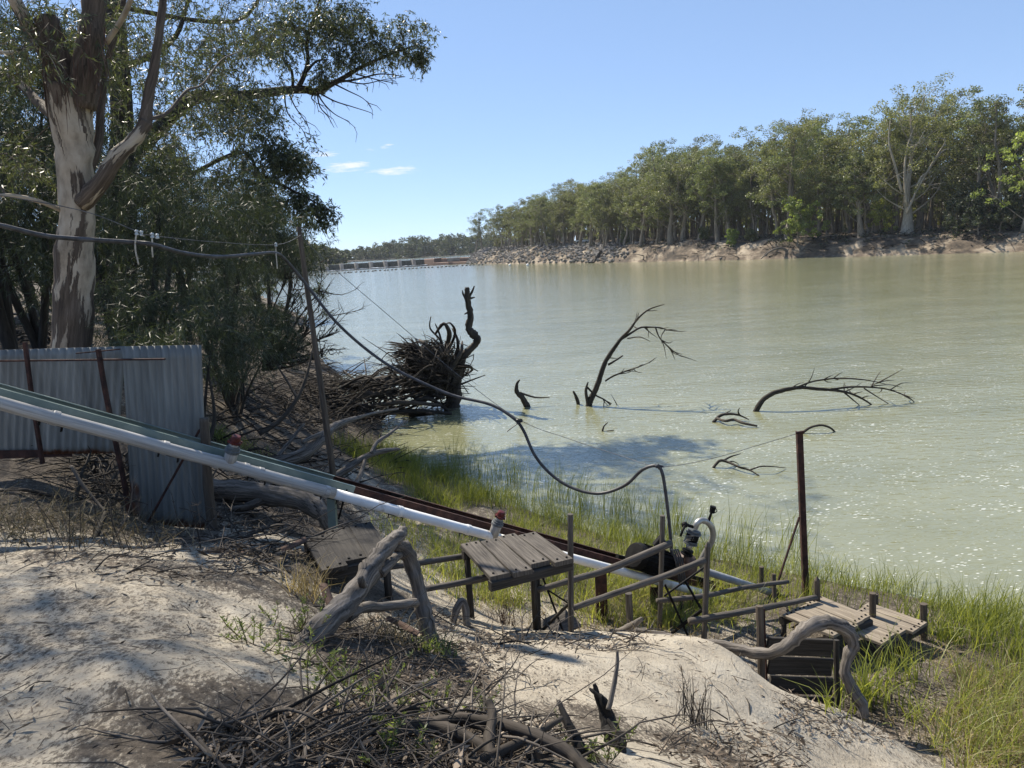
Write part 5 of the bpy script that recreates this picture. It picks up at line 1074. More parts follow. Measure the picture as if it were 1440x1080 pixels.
# bare dead shrub at the water's edge, left of the pole
db = MB(); b = P(370, 520, 19.5); rnd = random.Random(4)
def dead_shrub(mb, b, tips_, r, rnd, depth=2, spread=.5):
    for tx, ty, tY in tips_:
        e = P(tx, ty, tY); m1 = b.lerp(e, .45)+Vector((rnd.uniform(-.3, .1), 0, rnd.uniform(-.25, .1))); c = curve([b, m1, e], 6); mb.tube(c, lerps([r, r*.6, r*.15], len(c)), 5, .1)
        for k in range(13):
            j = rnd.randrange(3, len(c)-1); d = (c[j]-c[j-1]).normalized(); L = (e-b).length*rnd.uniform(.12, .36); q = c[j]+(d+Vector((rnd.gauss(0, .5), rnd.gauss(0, .5), rnd.gauss(.1, .5)))).normalized()*L
            cc = curve([c[j], c[j].lerp(q, .5)+Vector((rnd.gauss(0, .05), 0, rnd.gauss(0, .06))), q], 3); mb.tube(cc, lerps([r*.3, r*.2, .004], len(cc)), 4)
            for w in range(4):
                s = cc[rnd.randrange(1, len(cc)-1)]; z = s+(d+Vector((rnd.gauss(0, .7), rnd.gauss(0, .6), rnd.gauss(0, .7)))).normalized()*L*rnd.uniform(.25, .6); mb.tube([s, s.lerp(z, .5)+Vector((0, 0, .02)), z], [.008, .006, .003], 3)
dead_shrub(db, b, [(455, 400, 19), (470, 440, 19), (462, 470, 18.5), (430, 395, 20), (405, 385, 20), (470, 490, 18.5), (440, 505, 18), (452, 425, 19.2), (440, 450, 18.8), (478, 465, 18.6), (425, 420, 19.8), (458, 500, 18.2), (415, 400, 20)], .045, rnd)
tag(db.build('dead_shrub', 'dead', base=b, smooth=True), 'bare black branched shrub leaning over the water left of the wooden pole', 'dead shrub')
mb = MB(); log_mb(mb, [(5, 460, 26), (35, 452, 26), (62, 446, 26)], [.22, .26, .3], 9, .25); tag(mb.build('fallen_log', 'drift', base=P(30, 455, 26), smooth=True), 'pale fallen log on the ground left of the gum trunk', 'log')

# ------------------------------------------------------------------ driftwood and snags
st = thing('root_stump', P(632, 572, 27.3), 'uprooted stump with a dark mass of roots and one crooked upright snag in the water', 'stump')
YS = 27.4
mb = MB(); log_mb(mb, [(634, 590, YS), (638, 560, YS), (640, 535, YS), (647, 512, YS), (655, 497, YS), (667, 486, YS), (671, 477, YS), (664, 468, YS), (659, 460, YS), (662, 446, YS), (659, 430, YS), (657, 412, YS), (657, 404, YS)], [.34, .27, .20, .155, .145, .12, .13, .14, .125, .115, .105, .10, .075], 12, .45, 5, 3)
for path in ([(658, 425), (652, 415), (650, 408)], [(658, 420), (663, 412), (666, 405), (667, 402)], [(660, 420), (668, 418)], [(660, 438), (653, 442)]):
    c = curve([P(x, y, YS) for x, y in path], 4); mb.tube(c, lerps([.06, .04, .015], len(c)), 6, .2)
mb.build('snag', 'dead', st, smooth=True)
mb = MB()
for path, r in (([(632, 560), (630, 520), (628, 490), (632, 470), (624, 455), (612, 470)], .13), ([(636, 540), (642, 510), (644, 480), (636, 462)], .09), ([(628, 530), (612, 500), (598, 485), (590, 478)], .14), ([(630, 540), (640, 520), (658, 515), (664, 520), (655, 527)], .09), ([(625, 510), (620, 480), (605, 462), (606, 445)], .05), ([(634, 520), (648, 495), (650, 480)], .1), ([(636, 545), (648, 530), (656, 512)], .12), ([(626, 500), (640, 470), (634, 455), (628, 455)], .06), ([(628, 505), (618, 470), (612, 455)], .05)):
    c = curve([P(x, y, YS+random.uniform(-.5, .5)) for x, y in path], 4); mb.tube(c, lerps([r, r*.75, r*.3], len(c)), 7, .25)
for k_ in range(7): mb.blob(P(606+k_*3, 505+k_*7, YS+.3), (.32+.08*(k_ % 3)), k_, .8, 2, (1, .8, .8))
for i in range(520):
    cx, cy = random.gauss(592, 27), random.gauss(518, 23); a = random.uniform(0, 6.28); s = P(622+random.uniform(-14, 12), 525+random.uniform(-25, 32), YS+random.uniform(-.8, .8)); e = P(cx, cy, YS+random.uniform(-1.6, 1.2))
    c = curve([s, s.lerp(e, .5)+Vector((random.gauss(0, .35), random.gauss(0, .3), random.gauss(.12, .32))), e], 3); mb.tube(c, lerps([random.choice([.02, .03, .06]), .02, .006], len(c)), 4)
for i in range(150):
    a = random.uniform(1.7, 4.0); s = P(600, 512, YS-.3); e = s+Vector((math.cos(a)*random.uniform(.6, 1.5), random.uniform(-.6, .6), math.sin(a*.5)*random.uniform(.2, 1.0)-.1)); c = curve([s+Vector((random.gauss(0, .4), 0, random.gauss(0, .25))), s.lerp(e, .5)+Vector((0, 0, .25)), e], 3); mb.tube(c, lerps([.03, .02, .006], len(c)), 4)
for i in range(330):
    px = random.uniform(440, 632); t = (px-440)/190; s = P(px, random.uniform(540, 592)-8*t, 24.3+3.0*t+random.uniform(-.6, .6)); s.z = max(s.z, .02); a = random.gauss(0, .6)+(3.14 if random.random() < .3 else 0); L = random.uniform(.3, 1.7); e = s+Vector((math.cos(a), random.gauss(0, .5), abs(math.sin(a))*.5+random.gauss(.05, .15)))*L; e.z = max(e.z, .03)
    r = random.choice([.012, .02, .03, .05]); c = curve([s, s.lerp(e, .5)+Vector((random.gauss(0, .12), random.gauss(0, .12), random.gauss(.1, .12)))*L, e], 3); mb.tube(c, lerps([r, r*.8, r*.3], len(c)), 5)
mb.build('root_mass', 'dead', st, smooth=True)
mb = MB(); log_mb(mb, [(480, 542, 25.5), (520, 538, 25.8), (565, 535, 26.5), (600, 533, 27), (632, 535, YS)], [.15, .18, .2, .22, .3], 10, .4)
mb.build('fallen_trunk', 'dead', st, smooth=True)
mb = MB()
for path in ([(470, 560), (520, 555), (580, 550), (625, 560)], [(500, 575), (560, 566), (620, 570)], [(530, 545), (560, 580), (610, 582)], [(450, 555), (500, 548), (560, 548)], [(560, 575), (600, 560), (630, 578)], [(520, 585), (580, 578), (635, 582)]):
    c = curve([P(x, y, 26+random.uniform(-1, .8)) for x, y in path], 4); mb.tube(c, lerps([.06, .085, .05], len(c)), 7, .3)
mb.build('root', 'dead', st, smooth=True)

def drift(name, label, paths, mat='drift', cat='dead branch', n=8, rough=.22, group=None, twig=0):
    mb = MB(); base = None
    for path, rads in paths:
        k = .72 if mat == 'dead' and twig else 1; c = log_mb(mb, path, [r*k for r in rads], n, rough, 5); base = base or c[0]
        if twig and len(path) > 4:
            for q in range(twig):
                j = random.randrange(len(c)//3, len(c)-1); dr = (c[j+1]-c[j-1]).normalized(); L = random.uniform(.25, .9); e = c[j]+(dr*.7+Vector((random.gauss(0, .5), random.gauss(0, .5), random.gauss(.05, .45)))).normalized()*L; mm = c[j].lerp(e, .5)+Vector((random.gauss(0, .06), 0, random.gauss(0, .07)))*L; mb.tube(curve([c[j], mm, e], 3), lerps([.022, .015, .005], 7), 5)
    o = mb.build(name, mat, base=base, smooth=True); tag(o, label, cat, group); return o
def W_(pts_, Y): return [(x, y, Y) for x, y in pts_]
Y1 = 26.2
def WG(pts_): return [(x, y, G(x, y, z).y) for x, y, z in pts_]
drift('dead_branch', 'tall dead branch rising from the river with thin twigs bent right', [(W_([(827, 578), (829, 566), (840, 542), (850, 512), (862, 492), (873, 477), (886, 463), (897, 448), (913, 435), (934, 428)], Y1), [.17, .16, .13, .115, .10, .085, .06, .05, .035, .015]), (W_([(872, 478), (885, 470), (900, 461), (914, 460), (930, 461), (938, 465)], Y1), [.06, .05, .04, .03, .015]), (W_([(922, 461), (927, 474), (936, 484), (946, 493), (957, 501)], Y1), [.035, .03, .03, .012]), (W_([(882, 476), (900, 474), (914, 480)], Y1), [.03, .025, .01]), (W_([(855, 513), (867, 506), (876, 500)], Y1), [.06, .045, .03]), (W_([(851, 536), (862, 529), (880, 522), (898, 516), (915, 509)], Y1), [.05, .04, .03, .012]), (W_([(827, 570), (824, 550), (827, 537)], Y1), [.09, .07, .03]), (W_([(826, 545), (838, 556), (850, 562), (862, 572), (870, 573)], Y1), [.05, .04, .03, .015])], 'dead', twig=7)
drift('dead_branch', 'short dead stick standing in the river just left of the tall branch', [(W_([(814, 573), (811, 560), (806, 550)], 26.6), [.07, .06, .03])], 'dead')
drift('dead_branch', 'bent twig poking from the river near the cable knot, leftmost in open water', [(W_([(743, 575), (735, 560), (727, 551), (727, 540), (731, 534)], 26.7), [.12, .1, .08, .05, .02]), (W_([(731, 552), (742, 556), (755, 559), (773, 559)], 26.7), [.04, .035, .03, .012])], 'dead')
drift('dead_branch', 'long arched dead branch spreading low over the river on the right', [(W_([(1061, 582), (1070, 566), (1083, 555), (1100, 549), (1125, 545), (1150, 547), (1175, 549), (1195, 553), (1215, 562), (1232, 574), (1247, 585)], 23.9), [.13, .12, .11, .1, .08, .075, .06, .05, .04, .03, .015]), (W_([(1120, 545), (1145, 536), (1180, 532), (1215, 534), (1245, 540)], 23.9), [.045, .035, .03, .012]), (W_([(1165, 548), (1200, 544), (1240, 546), (1265, 553), (1282, 562), (1297, 578)], 23.9), [.05, .04, .03, .025, .012]), (W_([(1185, 550), (1198, 561), (1211, 572)], 23.9), [.04, .03, .012]), (W_([(1215, 546), (1232, 557), (1255, 571)], 23.9), [.03, .025, .01]), (W_([(1112, 546), (1122, 540), (1130, 538)], 23.9), [.03, .02, .008]), (W_([(1172, 532), (1180, 526), (1186, 523)], 23.9), [.025, .015, .006]), (W_([(1225, 543), (1250, 541), (1268, 545)], 23.9), [.03, .02, .008])], 'dead', twig=7)
drift('dead_branch', 'small looping twigs in the water just left of the arched branch', [(WG([(1003, 594, 0), (1012, 585, .14), (1025, 582, .2), (1040, 584, .16), (1053, 590, .05)]), [.05, .045, .035, .015]), (WG([(1008, 588, .1), (1020, 592, .12), (1032, 590, .14), (1045, 595, .1), (1065, 599, .04)]), [.04, .045, .04, .03]), (WG([(1040, 584, .16), (1038, 578, .3), (1040, 574, .4)]), [.03, .02, .01]), (WG([(1016, 584, .16), (1028, 577, .3)]), [.025, .01])], 'dead')
drift('dead_branch', 'two pronged floating branch left of the rusty pole', [(WG([(1003, 658, .0), (1012, 648, .16), (1024, 650, .14), (1040, 657, .1), (1056, 662, .08), (1070, 671, -.02)]), [.05, .05, .04, .03, .015]), (WG([(1017, 648, .16), (1028, 642, .2), (1042, 638, .22)]), [.04, .03, .01]), (WG([(1054, 661, .08), (1070, 656, .16), (1085, 656, .15), (1105, 658, .02)]), [.03, .025, .01])], 'dead', twig=2)
drift('dead_branch', 'small forked twig in the shaded water below the tall branch', [(W_([(843, 612), (850, 608), (863, 605)], 22.4), [.05, .04, .015]), (W_([(847, 609), (849, 600), (855, 594)], 22.4), [.03, .025, .01])], 'dead')
drift('dead_branch', 'curved twig rising from the water just behind the rusty pole top', [(W_([(1128, 609), (1140, 601), (1155, 598), (1168, 602), (1178, 612)], 20.8), [.04, .035, .03, .02])], 'dead')
drift('dead_branch', 'tiny ring of twig on the water right of the rusty pole', [(W_([(1239, 609), (1245, 606), (1252, 608), (1250, 611)], 21), [.02, .02, .015])], 'dead')
# logs and branches of the left bank
drift('fallen_log', 'thick dark log lying behind the pipe near the low dark platform', [([(296, 688, 8.9), (345, 692, 8.85), (395, 698, 8.75), (430, 706, 8.65), (452, 722, 8.55), (464, 742, 8.5)], [.12, .13, .125, .12, .10, .07]), ([(380, 697, 8.75), (350, 712, 8.7), (320, 716, 8.7)], [.06, .05, .03])], 'drift', 'log', 12, .3)
drift('fallen_log', 'grey forked log above the pipe, left of the pole foot', [([(376, 652, 13.2), (402, 647, 13.3), (430, 637, 13.5), (452, 618, 13.8), (470, 600, 14.2), (500, 588, 15)], [.10, .12, .12, .10, .08, .05]), ([(384, 650, 13.2), (402, 628, 13.6), (428, 595, 14)], [.045, .04, .02]), ([(425, 622, 13.4), (450, 610, 13.8), (510, 585, 15.5), (560, 575, 17)], [.04, .04, .035, .02])], 'drift', 'log', 9)
drift('dead_branch', 'grey branch propped over the reeds right of the pole foot', [([(462, 676, 13.6), (490, 658, 13.8), (516, 641, 14), (540, 634, 14.2), (562, 631, 14.3)], [.08, .075, .06, .05, .02]), ([(522, 638, 14), (530, 622, 14.3), (548, 610, 14.6), (570, 592, 15.2)], [.045, .035, .03, .015]), ([(492, 690, 12.9), (505, 672, 13.4), (514, 643, 13.98)], [.05, .045, .03])], 'drift')
drift('dead_branch', 'thin black bare branch curving up beside the pole on the dark bank', [([(365, 610, 14), (395, 590, 14.3), (418, 560, 14.6), (432, 525, 15), (440, 488, 15.4)], [.05, .045, .04, .03, .012]), ([(418, 560, 14.6), (400, 530, 15), (380, 500, 15)], [.03, .02, .01])], 'dead')
mb = MB(); rnd = random.Random(9)
def sticks(mb, n, pick, L, r, rnd, flat=.35, nn=4):
    for i in range(n):
        x, y = pick(); z = gz(x, y); l = rnd.uniform(*L); a = rnd.uniform(0, 6.28); rr = r[0]+(r[1]-r[0])*rnd.random()**2; d = Vector((math.cos(a), math.sin(a), rnd.uniform(-.1, flat))); s = Vector((x, y, z+rnd.uniform(-.01, .05))); e = s+d*l
        e.z = max(e.z, gz(e.x, e.y)+rr*.3); c = curve([s, s.lerp(e, .5)+Vector((rnd.gauss(0, .08), rnd.gauss(0, .08), rnd.gauss(.04, .06)))*l, e], 3); mb.tube(c, lerps([rr, rr*.8, rr*.35], len(c)), nn, cap=False)
        if rnd.random() < .4:
            k = c[rnd.randrange(2, len(c)-1)]; q = k+(d+Vector((rnd.gauss(0, .6), rnd.gauss(0, .6), rnd.gauss(.15, .3))))*l*rnd.uniform(.2, .45); mb.tube([k, k.lerp(q, .5)+Vector((rnd.gauss(0, .05), rnd.gauss(0, .05), .02))*l, q], [rr*.6, rr*.45, rr*.2], nn, cap=False)
def in_px(lo, hi, rnd):
    def f():
        g = on(rnd.uniform(lo[0], hi[0]), rnd.uniform(lo[1], hi[1])); return g.x, g.y
    return f
sticks(mb, 420, in_px((290, 520), (560, 690), rnd), (.3, 1.4), (.006, .026), rnd, .4)
sticks(mb, 320, in_px((455, 530), (590, 592), rnd), (.5, 2.2), (.008, .04), rnd, .6); sticks(mb, 260, in_px((400, 540), (640, 605), rnd), (.4, 1.8), (.008, .03), rnd, .4)
sticks(mb, 90, in_px((95, 640), (190, 712), rnd), (.2, .9), (.006, .02), rnd, .5); sticks(mb, 120, in_px((0, 430), (100, 485), rnd), (.5, 2), (.015, .04), rnd, .3)
sticks(mb, 420, in_px((300, 470), (480, 600), rnd), (.3, 1.5), (.006, .028), rnd, .45); tag(mb.build('driftwood_tangle', 'dead', smooth=True), 'tangle of dark sticks and driftwood covering the left bank', 'driftwood', kind='stuff')
# arched log in the foreground
mb = MB(); log_mb(mb, [(380, 948, 4.45), (405, 925, 4.58), (435, 898, 4.75), (468, 868, 5.0), (498, 838, 5.25), (518, 808, 5.42), (530, 785, 5.55), (548, 764, 5.7), (562, 752, 5.82), (570, 742, 5.9)], [.09, .09, .083, .087, .076, .08, .07, .062, .052, .02], 16, .5, 6, 2)
log_mb(mb, [(556, 766, 5.8), (567, 771, 5.88), (577, 788, 5.95), (584, 812, 5.95), (590, 838, 5.92), (597, 868, 5.88), (606, 910, 5.8)], [.045, .06, .064, .062, .06, .066, .074], 13, .45, 6, 7)
log_mb(mb, [(533, 806, 5.56), (548, 791, 5.68), (562, 780, 5.82)], [.05, .045, .03], 9, .3)
log_mb(mb, [(488, 868, 5.15), (510, 855, 5.35), (540, 853, 5.6), (592, 846, 5.9)], [.045, .04, .04, .035], 9, .3)
log_mb(mb, [(512, 826, 5.3), (508, 816, 5.22), (507, 810, 5.2)], [.035, .03, .015], 7, .3)
tag(mb.build('arched_log', 'drift', base=P(490, 900, 5), smooth=True), 'weathered grey log bent into an arch on the sandy foreground', 'log')
mb = MB(); log_mb(mb, [(858, 889, 8.0), (895, 888, 7.95), (925, 894, 7.9), (975, 903, 7.8), (1030, 911, 7.6), (1070, 919, 7.4), (1098, 914, 7.3), (1120, 896, 7.28), (1138, 881, 7.3), (1155, 876, 7.34), (1175, 878, 7.36), (1192, 888, 7.36), (1199, 905, 7.34), (1192, 925, 7.3), (1188, 945, 7.25), (1198, 970, 7.2), (1212, 990, 7.15), (1214, 1010, 7.1)], [x*.76 for x in (.05, .06, .065, .07, .075, .08, .078, .085, .098, .10, .09, .105, .085, .075, .075, .08, .085, .06)], 14, .45, 5, 5)
log_mb(mb, [(872, 889, 7.95), (888, 880, 7.85), (903, 870, 7.8)], [.05, .04, .025], 8, .2)
tag(mb.build('arched_log', 'drift', base=P(1000, 905, 7.8), smooth=True), 'snaking grey log arching in front of the board wall at lower right', 'log')
drift('dead_branch', 'small arched grey root at the left end of the pale sand crest', [([(634, 888, 7.2), (641, 860, 7.25), (650, 845, 7.3), (655, 860, 7.3), (656, 888, 7.25)], [.04, .04, .035, .04, .04])], 'drift')
# charred stump
mb = MB()
for (path, rads) in (([(876, 1075, 3.85), (862, 1040, 3.9), (848, 1000, 4.0), (835, 962, 4.05)], [.05, .045, .03, .010]), ([(870, 1060, 3.85), (862, 1020, 3.95), (848, 985, 4.0), (829, 968, 4.05)], [.035, .033, .022, .007]), ([(868, 1070, 3.8), (872, 1040, 3.85), (856, 1010, 3.95)], [.04, .03, .012])): log_mb(mb, path, rads, 9, .5, 6)
cs_ = mb.build('charred_stump', 'char', base=P(866, 1060, 3.85)); tag(cs_, 'jagged charcoal black stump in the foreground sand', 'stump')
mb = MB(); log_mb(mb, [(856, 998, 3.95), (863, 965, 4.0), (868, 935, 4.05), (868, 915, 4.08)], [.016, .015, .012, .008], 7, .15); mb.build('shoot', 'drift', cs_, smooth=True)
drift('dead_branch', 'short black burnt stub leaning in the twig heap', [([(545, 1000, 3.9), (540, 970, 3.95), (535, 952, 4)], [.03, .026, .02])], 'char')
drift('dead_branch', 'dark burnt stub rising just left of the charcoal stump', [([(820, 1060, 3.4), (800, 1020, 3.5), (785, 985, 3.6)], [.032, .024, .01])], 'char')
# the heap of fallen branches at the bottom
HP = [([(245, 1032, 3.1), (290, 1000, 3.2), (330, 982, 3.3), (362, 978, 3.35), (385, 992, 3.3), (395, 1004, 3.25)], [.022, .022, .02, .018, .012, .008], 'long bowed branch at the left of the twig heap'),
 ([(240, 1030, 3.05), (300, 1022, 3.1), (380, 1008, 3.2), (460, 1012, 3.3), (560, 1010, 3.4)], [.018, .018, .018, .016, .01], 'straight dark branch lying along the left of the twig heap'),
 ([(500, 1085, 2.75), (530, 1050, 2.9), (565, 1026, 3.05), (605, 1022, 3.1), (650, 1034, 3.05), (690, 1062, 2.95), (712, 1095, 2.8)], [.035, .038, .034, .03, .03, .028, .025], 'thick arched branch crossing the middle of the twig heap'),
 ([(420, 1070, 2.9), (480, 1048, 3.0), (560, 1022, 3.2), (610, 1015, 3.25), (660, 1015, 3.25), (700, 1035, 3.15)], [.02, .026, .026, .026, .024, .02], 'dark bent branch behind the thick arched one in the heap'),
 ([(315, 1025, 3.2), (330, 1050, 3.05), (342, 1085, 2.9)], [.014, .014, .012], 'pale straight stick standing against the heap at left'),
 ([(600, 1020, 3.2), (660, 1010, 3.25), (740, 1030, 3.1), (800, 1060, 3), (830, 1090, 2.9)], [.022, .026, .03, .03, .028], 'thick dark branch running to the charcoal stump'),
 ([(690, 1085, 2.85), (688, 1040, 3.0), (692, 1000, 3.15), (686, 985, 3.2)], [.024, .024, .02, .015], 'upright dark stick at the right of the heap'),
 ([(420, 1020, 3.3), (520, 1000, 3.4), (620, 998, 3.5), (700, 1018, 3.5)], [.01, .012, .01, .006], 'thin long whip of wood above the heap'),
 ([(360, 1080, 2.9), (470, 1062, 3.0), (590, 1050, 3.0)], [.018, .02, .016], 'grey branch low at the front of the twig heap'),
 ([(640, 1080, 2.8), (720, 1050, 3.0), (790, 1010, 3.3)], [.02, .022, .012], 'grey branch slanting up to the right of the heap')]
for path, rads, lab in HP: drift('fallen_branch', lab, [(path, rads)], 'drift' if lab.startswith('pale') else 'dead', 'branch', 10, .4)
mb = MB(); rnd = random.Random(12)
def inside(cx, cy, rx, ry, rnd):
    def f():
        a, q = rnd.uniform(0, 6.28), math.sqrt(rnd.random()); g = on(cx+rx*q*math.cos(a), cy+ry*q*math.sin(a)); return g.x, g.y
    return f
sticks(mb, 260, inside(540, 1060, 270, 50, rnd), (.12, .7), (.003, .010), rnd, .2, 5)
sticks(mb, 130, inside(640, 960, 120, 90, rnd), (.1, .5), (.003, .008), rnd, .2)
sticks(mb, 110, inside(520, 910, 110, 60, rnd), (.12, .45), (.003, .008), rnd, .2)
sticks(mb, 50, inside(1010, 1050, 110, 45, rnd), (.1, .45), (.003, .008), rnd, .2)
sticks(mb, 70, inside(250, 795, 200, 28, rnd), (.12, .4), (.003, .008), rnd, .1)
sticks(mb, 260, inside(390, 740, 110, 60, rnd), (.2, .9), (.005, .016), rnd, .25)
sticks(mb, 80, inside(780, 905, 140, 22, rnd), (.15, .6), (.004, .01), rnd, .15); sticks(mb, 50, inside(1200, 1000, 90, 35, rnd), (.1, .45), (.004, .012), rnd, .2)
sticks(mb, 60, inside(200, 930, 320, 140, rnd), (.05, .25), (.0015, .004), rnd, .04); sticks(mb, 60, inside(870, 950, 180, 70, rnd), (.05, .25), (.0015, .004), rnd, .04)
tag(mb.build('twig_litter', 'twig', smooth=True), 'twigs and sticks heaped and strewn over the sandy foreground', 'twigs', kind='stuff')
# curled bark
def bark_curl(pts_, w, label, mat='bark_red', group=None):
    c = curve([P(*q) for q in pts_], 6); mb = MB(); n = 6; k0 = 0
    for lay in (0, .006):
        for i, p in enumerate(c):
            t = (c[min(i+1, len(c)-1)]-c[max(i-1, 0)]).normalized(); u = t.cross(Vector((0, 0, 1))).normalized(); vv = u.cross(t)
            for j in range(n+1):
                a = (j/n-.5)*2.6; mb.v.append(p+u*math.sin(a)*(w/2+lay)+vv*(math.cos(a)-.6)*(w/2+lay))
    m_ = len(c)*(n+1)
    for i in range(len(c)-1):
        for j in range(n):
            a = i*(n+1)+j; b = a+n+1; mb.f += [(a, a+1, b+1, b), (m_+a, m_+b, m_+b+1, m_+a+1)]; mb.uv += [(j*.02, i*.05), (j*.02+.02, i*.05), (j*.02+.02, i*.05+.05), (j*.02, i*.05+.05)]*2
    for i in range(len(c)-1):
        for e in (0, n):
            a = i*(n+1)+e; mb.f.append((a, a+n+1, m_+a+n+1, m_+a)); mb.uv += [(0, 0)]*4
    tag(mb.build('bark_strip', mat, base=c[0], smooth=True), label, 'bark', group)
bark_curl([(278, 785, 6.5), (300, 776, 6.6), (325, 776, 6.65), (345, 780, 6.6)], .10, 'broad reddish bark curl below the timber post foot')
bark_curl([(320, 808, 6.1), (350, 812, 6.05), (385, 818, 5.95)], .05, 'long rolled reddish bark below the broad curl')
bark_curl([(314, 806, 6.2), (335, 802, 6.2), (348, 796, 6.3)], .07, 'short bent bark curl between the two larger pieces')
bark_curl([(395, 772, 6.7), (415, 764, 6.75), (430, 757, 6.8)], .07, 'reddish bark piece against the low dark platform')
bark_curl([(455, 822, 5.8), (462, 840, 5.6), (470, 858, 5.5)], .06, 'upright red brown bark slab behind the arched log')
bark_curl([(565, 968, 4.3), (590, 962, 4.35), (612, 955, 4.4)], .06, 'wide tan bark curl in the litter right of the green weeds', 'drift')
bark_curl([(545, 868, 5.6), (570, 880, 5.5), (590, 892, 5.4)], .05, 'red bark piece under the arched log')
bark_curl([(730, 934, 5.9), (760, 940, 5.8), (785, 947, 5.7)], .03, 'thin dark red bark strip on the pale sand')
# leaf litter
def litter(n, cx, cy, rx, ry, rng, L=(.03, .095), Wd=(.006, .017)):
    a, q = rng.uniform(0, 6.283, n), np.sqrt(rng.uniform(0, 1, n)); k = 60; g = []
    pxs, pys = cx+rx*q*np.cos(a), cy+ry*q*np.sin(a); pts_ = np.array([[*G(x, y, 2.6)[:2]] for x, y in zip(pxs, pys)])
    for it in range(14):   # walk the sight lines down to the sheet of the ground
        z = ground_z(pts_); pts_ = .5*pts_+.5*np.array([[*G(x, y, zz)[:2]] for x, y, zz in zip(pxs, pys, z)])
    z = ground_z(pts_); keep = (pts_[:, 1] < 40) & (z > .05); pts_, z = pts_[keep], z[keep]; n = len(z)
    pos = np.c_[pts_, z+rng.uniform(.005, .04, n)]; d = rng.normal(size=(n, 3)); d[:, 2] *= .22
    v, f = leaf_arrays(pos, d, rng.uniform(*L, n), rng.uniform(*Wd, n), rng); return v, f, rng.uniform(0, 1, n)**1.6
rng = np.random.RandomState(3); VV, FF, TT = [], [], []; o_ = 0
for args in ((4200, 540, 1055, 290, 60), (2400, 590, 940, 120, 90), (1000, 1030, 1055, 110, 40), (1500, 380, 740, 120, 60), (600, 250, 795, 220, 28), (700, 780, 905, 150, 18), (2200, 1240, 1000, 150, 50), (160, 150, 940, 260, 130), (160, 900, 960, 180, 70), (2200, 420, 620, 140, 70), (700, 90, 745, 110, 30)):
    v, f, t_ = litter(*args, rng); VV.append(v); FF.append(f+o_); TT.append(t_); o_ += len(v)
for args in ((260, 540, 1060, 280, 50), (90, 590, 940, 120, 80), (50, 330, 790, 120, 30), (60, 1040, 1060, 100, 30)):
    v, f, t_ = litter(*args, rng, (.05, .16), (.012, .034)); VV.append(v); FF.append(f+o_); TT.append(t_); o_ += len(v)
tag(np_mesh('leaf_litter', np.concatenate(VV), np.concatenate(FF), 'litter', rnd=np.concatenate(TT)), 'dry gum leaves and bark scraps strewn over the ground', 'leaf litter', kind='stuff')

# ------------------------------------------------------------------ reeds, grass and weeds
def blades(name, spots_, hmin, hmax, w, mat, label, rng, tone=(0, .8), lean=.22, kind='stuff', cat='reeds'):
    b = np.array(spots_); b = b[(np.hypot(b[:, 0]-4.35, (b[:, 1]-9.2)) > .8) & (np.hypot(b[:, 0]-4.1, b[:, 1]-8.1) > .75)]; n = len(b); d = nrm(np.c_[rng.normal(size=(n, 2))*lean*.6, np.ones(n)]); ln = np.c_[rng.normal(size=(n, 2))*lean*1.3+np.array([[.10, -.06]]), np.zeros(n)]
    V, Fq, sg = blade_arrays(b, d, ln, rng.uniform(hmin, hmax, n)*(b[:, 3] if b.shape[1] > 3 else 1) if False else (hmin+(hmax-hmin)*rng.uniform(0, 1, n)**1.5), w*rng.uniform(.6, 1.3, n), rng)
    o = np_mesh(name, V, Fq, mat, rnd=np.tile(np.clip(rng.uniform(*tone, n), 0, 1), sg)); tag(o, label, cat, kind=kind); return o
def shore_spots(n, rng, t0, t1, d0, d1, clump=.3, power=1.0):
    line = SHORE; idx0, idx1 = t0, t1; out = []
    nc = max(1, n//24); t = rng.uniform(idx0, idx1, nc); i = t.astype(int); fr = t-i
    c = line[i]+(line[i+1]-line[i])*fr[:, None]; tg = line[i+1]-line[i]; tg /= np.linalg.norm(tg, axis=1, keepdims=True); dist = d0+(d1-d0)*rng.uniform(0, 1, nc)**power
    c = c+np.c_[-tg[:, 1], tg[:, 0]]*dist[:, None]
    p = np.repeat(c, 24, 0)+rng.normal(size=(nc*24, 2))*clump*.4; z = ground_z(p); return np.c_[p, np.maximum(z, -.25)-.03]
rng = np.random.RandomState(21)
# tall green fringe standing along the waterline, patchy
S1 = shore_spots(3400, rng, 2.5, 7.0, -.55, 1.5, .35); S2 = shore_spots(4600, rng, 7.0, 9.6, -.35, 1.6, .4); S3 = shore_spots(900, rng, 4.5, 8.5, -1.1, -.4, .5)
S5 = shore_spots(2600, rng, 1.8, 9.2, -.35, .45, .3)
S4 = shore_spots(3600, rng, 1.6, 3.4, -.5, 1.9, .35)
blades('reed_grass', np.r_[S5, S1[S1[:, 2] < .9], S2[S2[:, 2] < 1.3]], .22, .62, .009, 'reed', 'green reeds and grass fringing the near waterline', rng, (0, .75))
blades('reed_grass', S4, .3, .85, .010, 'reed', 'dense green reeds on the right edge below the decks', rng, (0, .7))
blades('reed_grass', S3, .8, 1.35, .009, 'reed', 'sparse tall rushes standing in the shallows', rng, (.1, .6), .12)
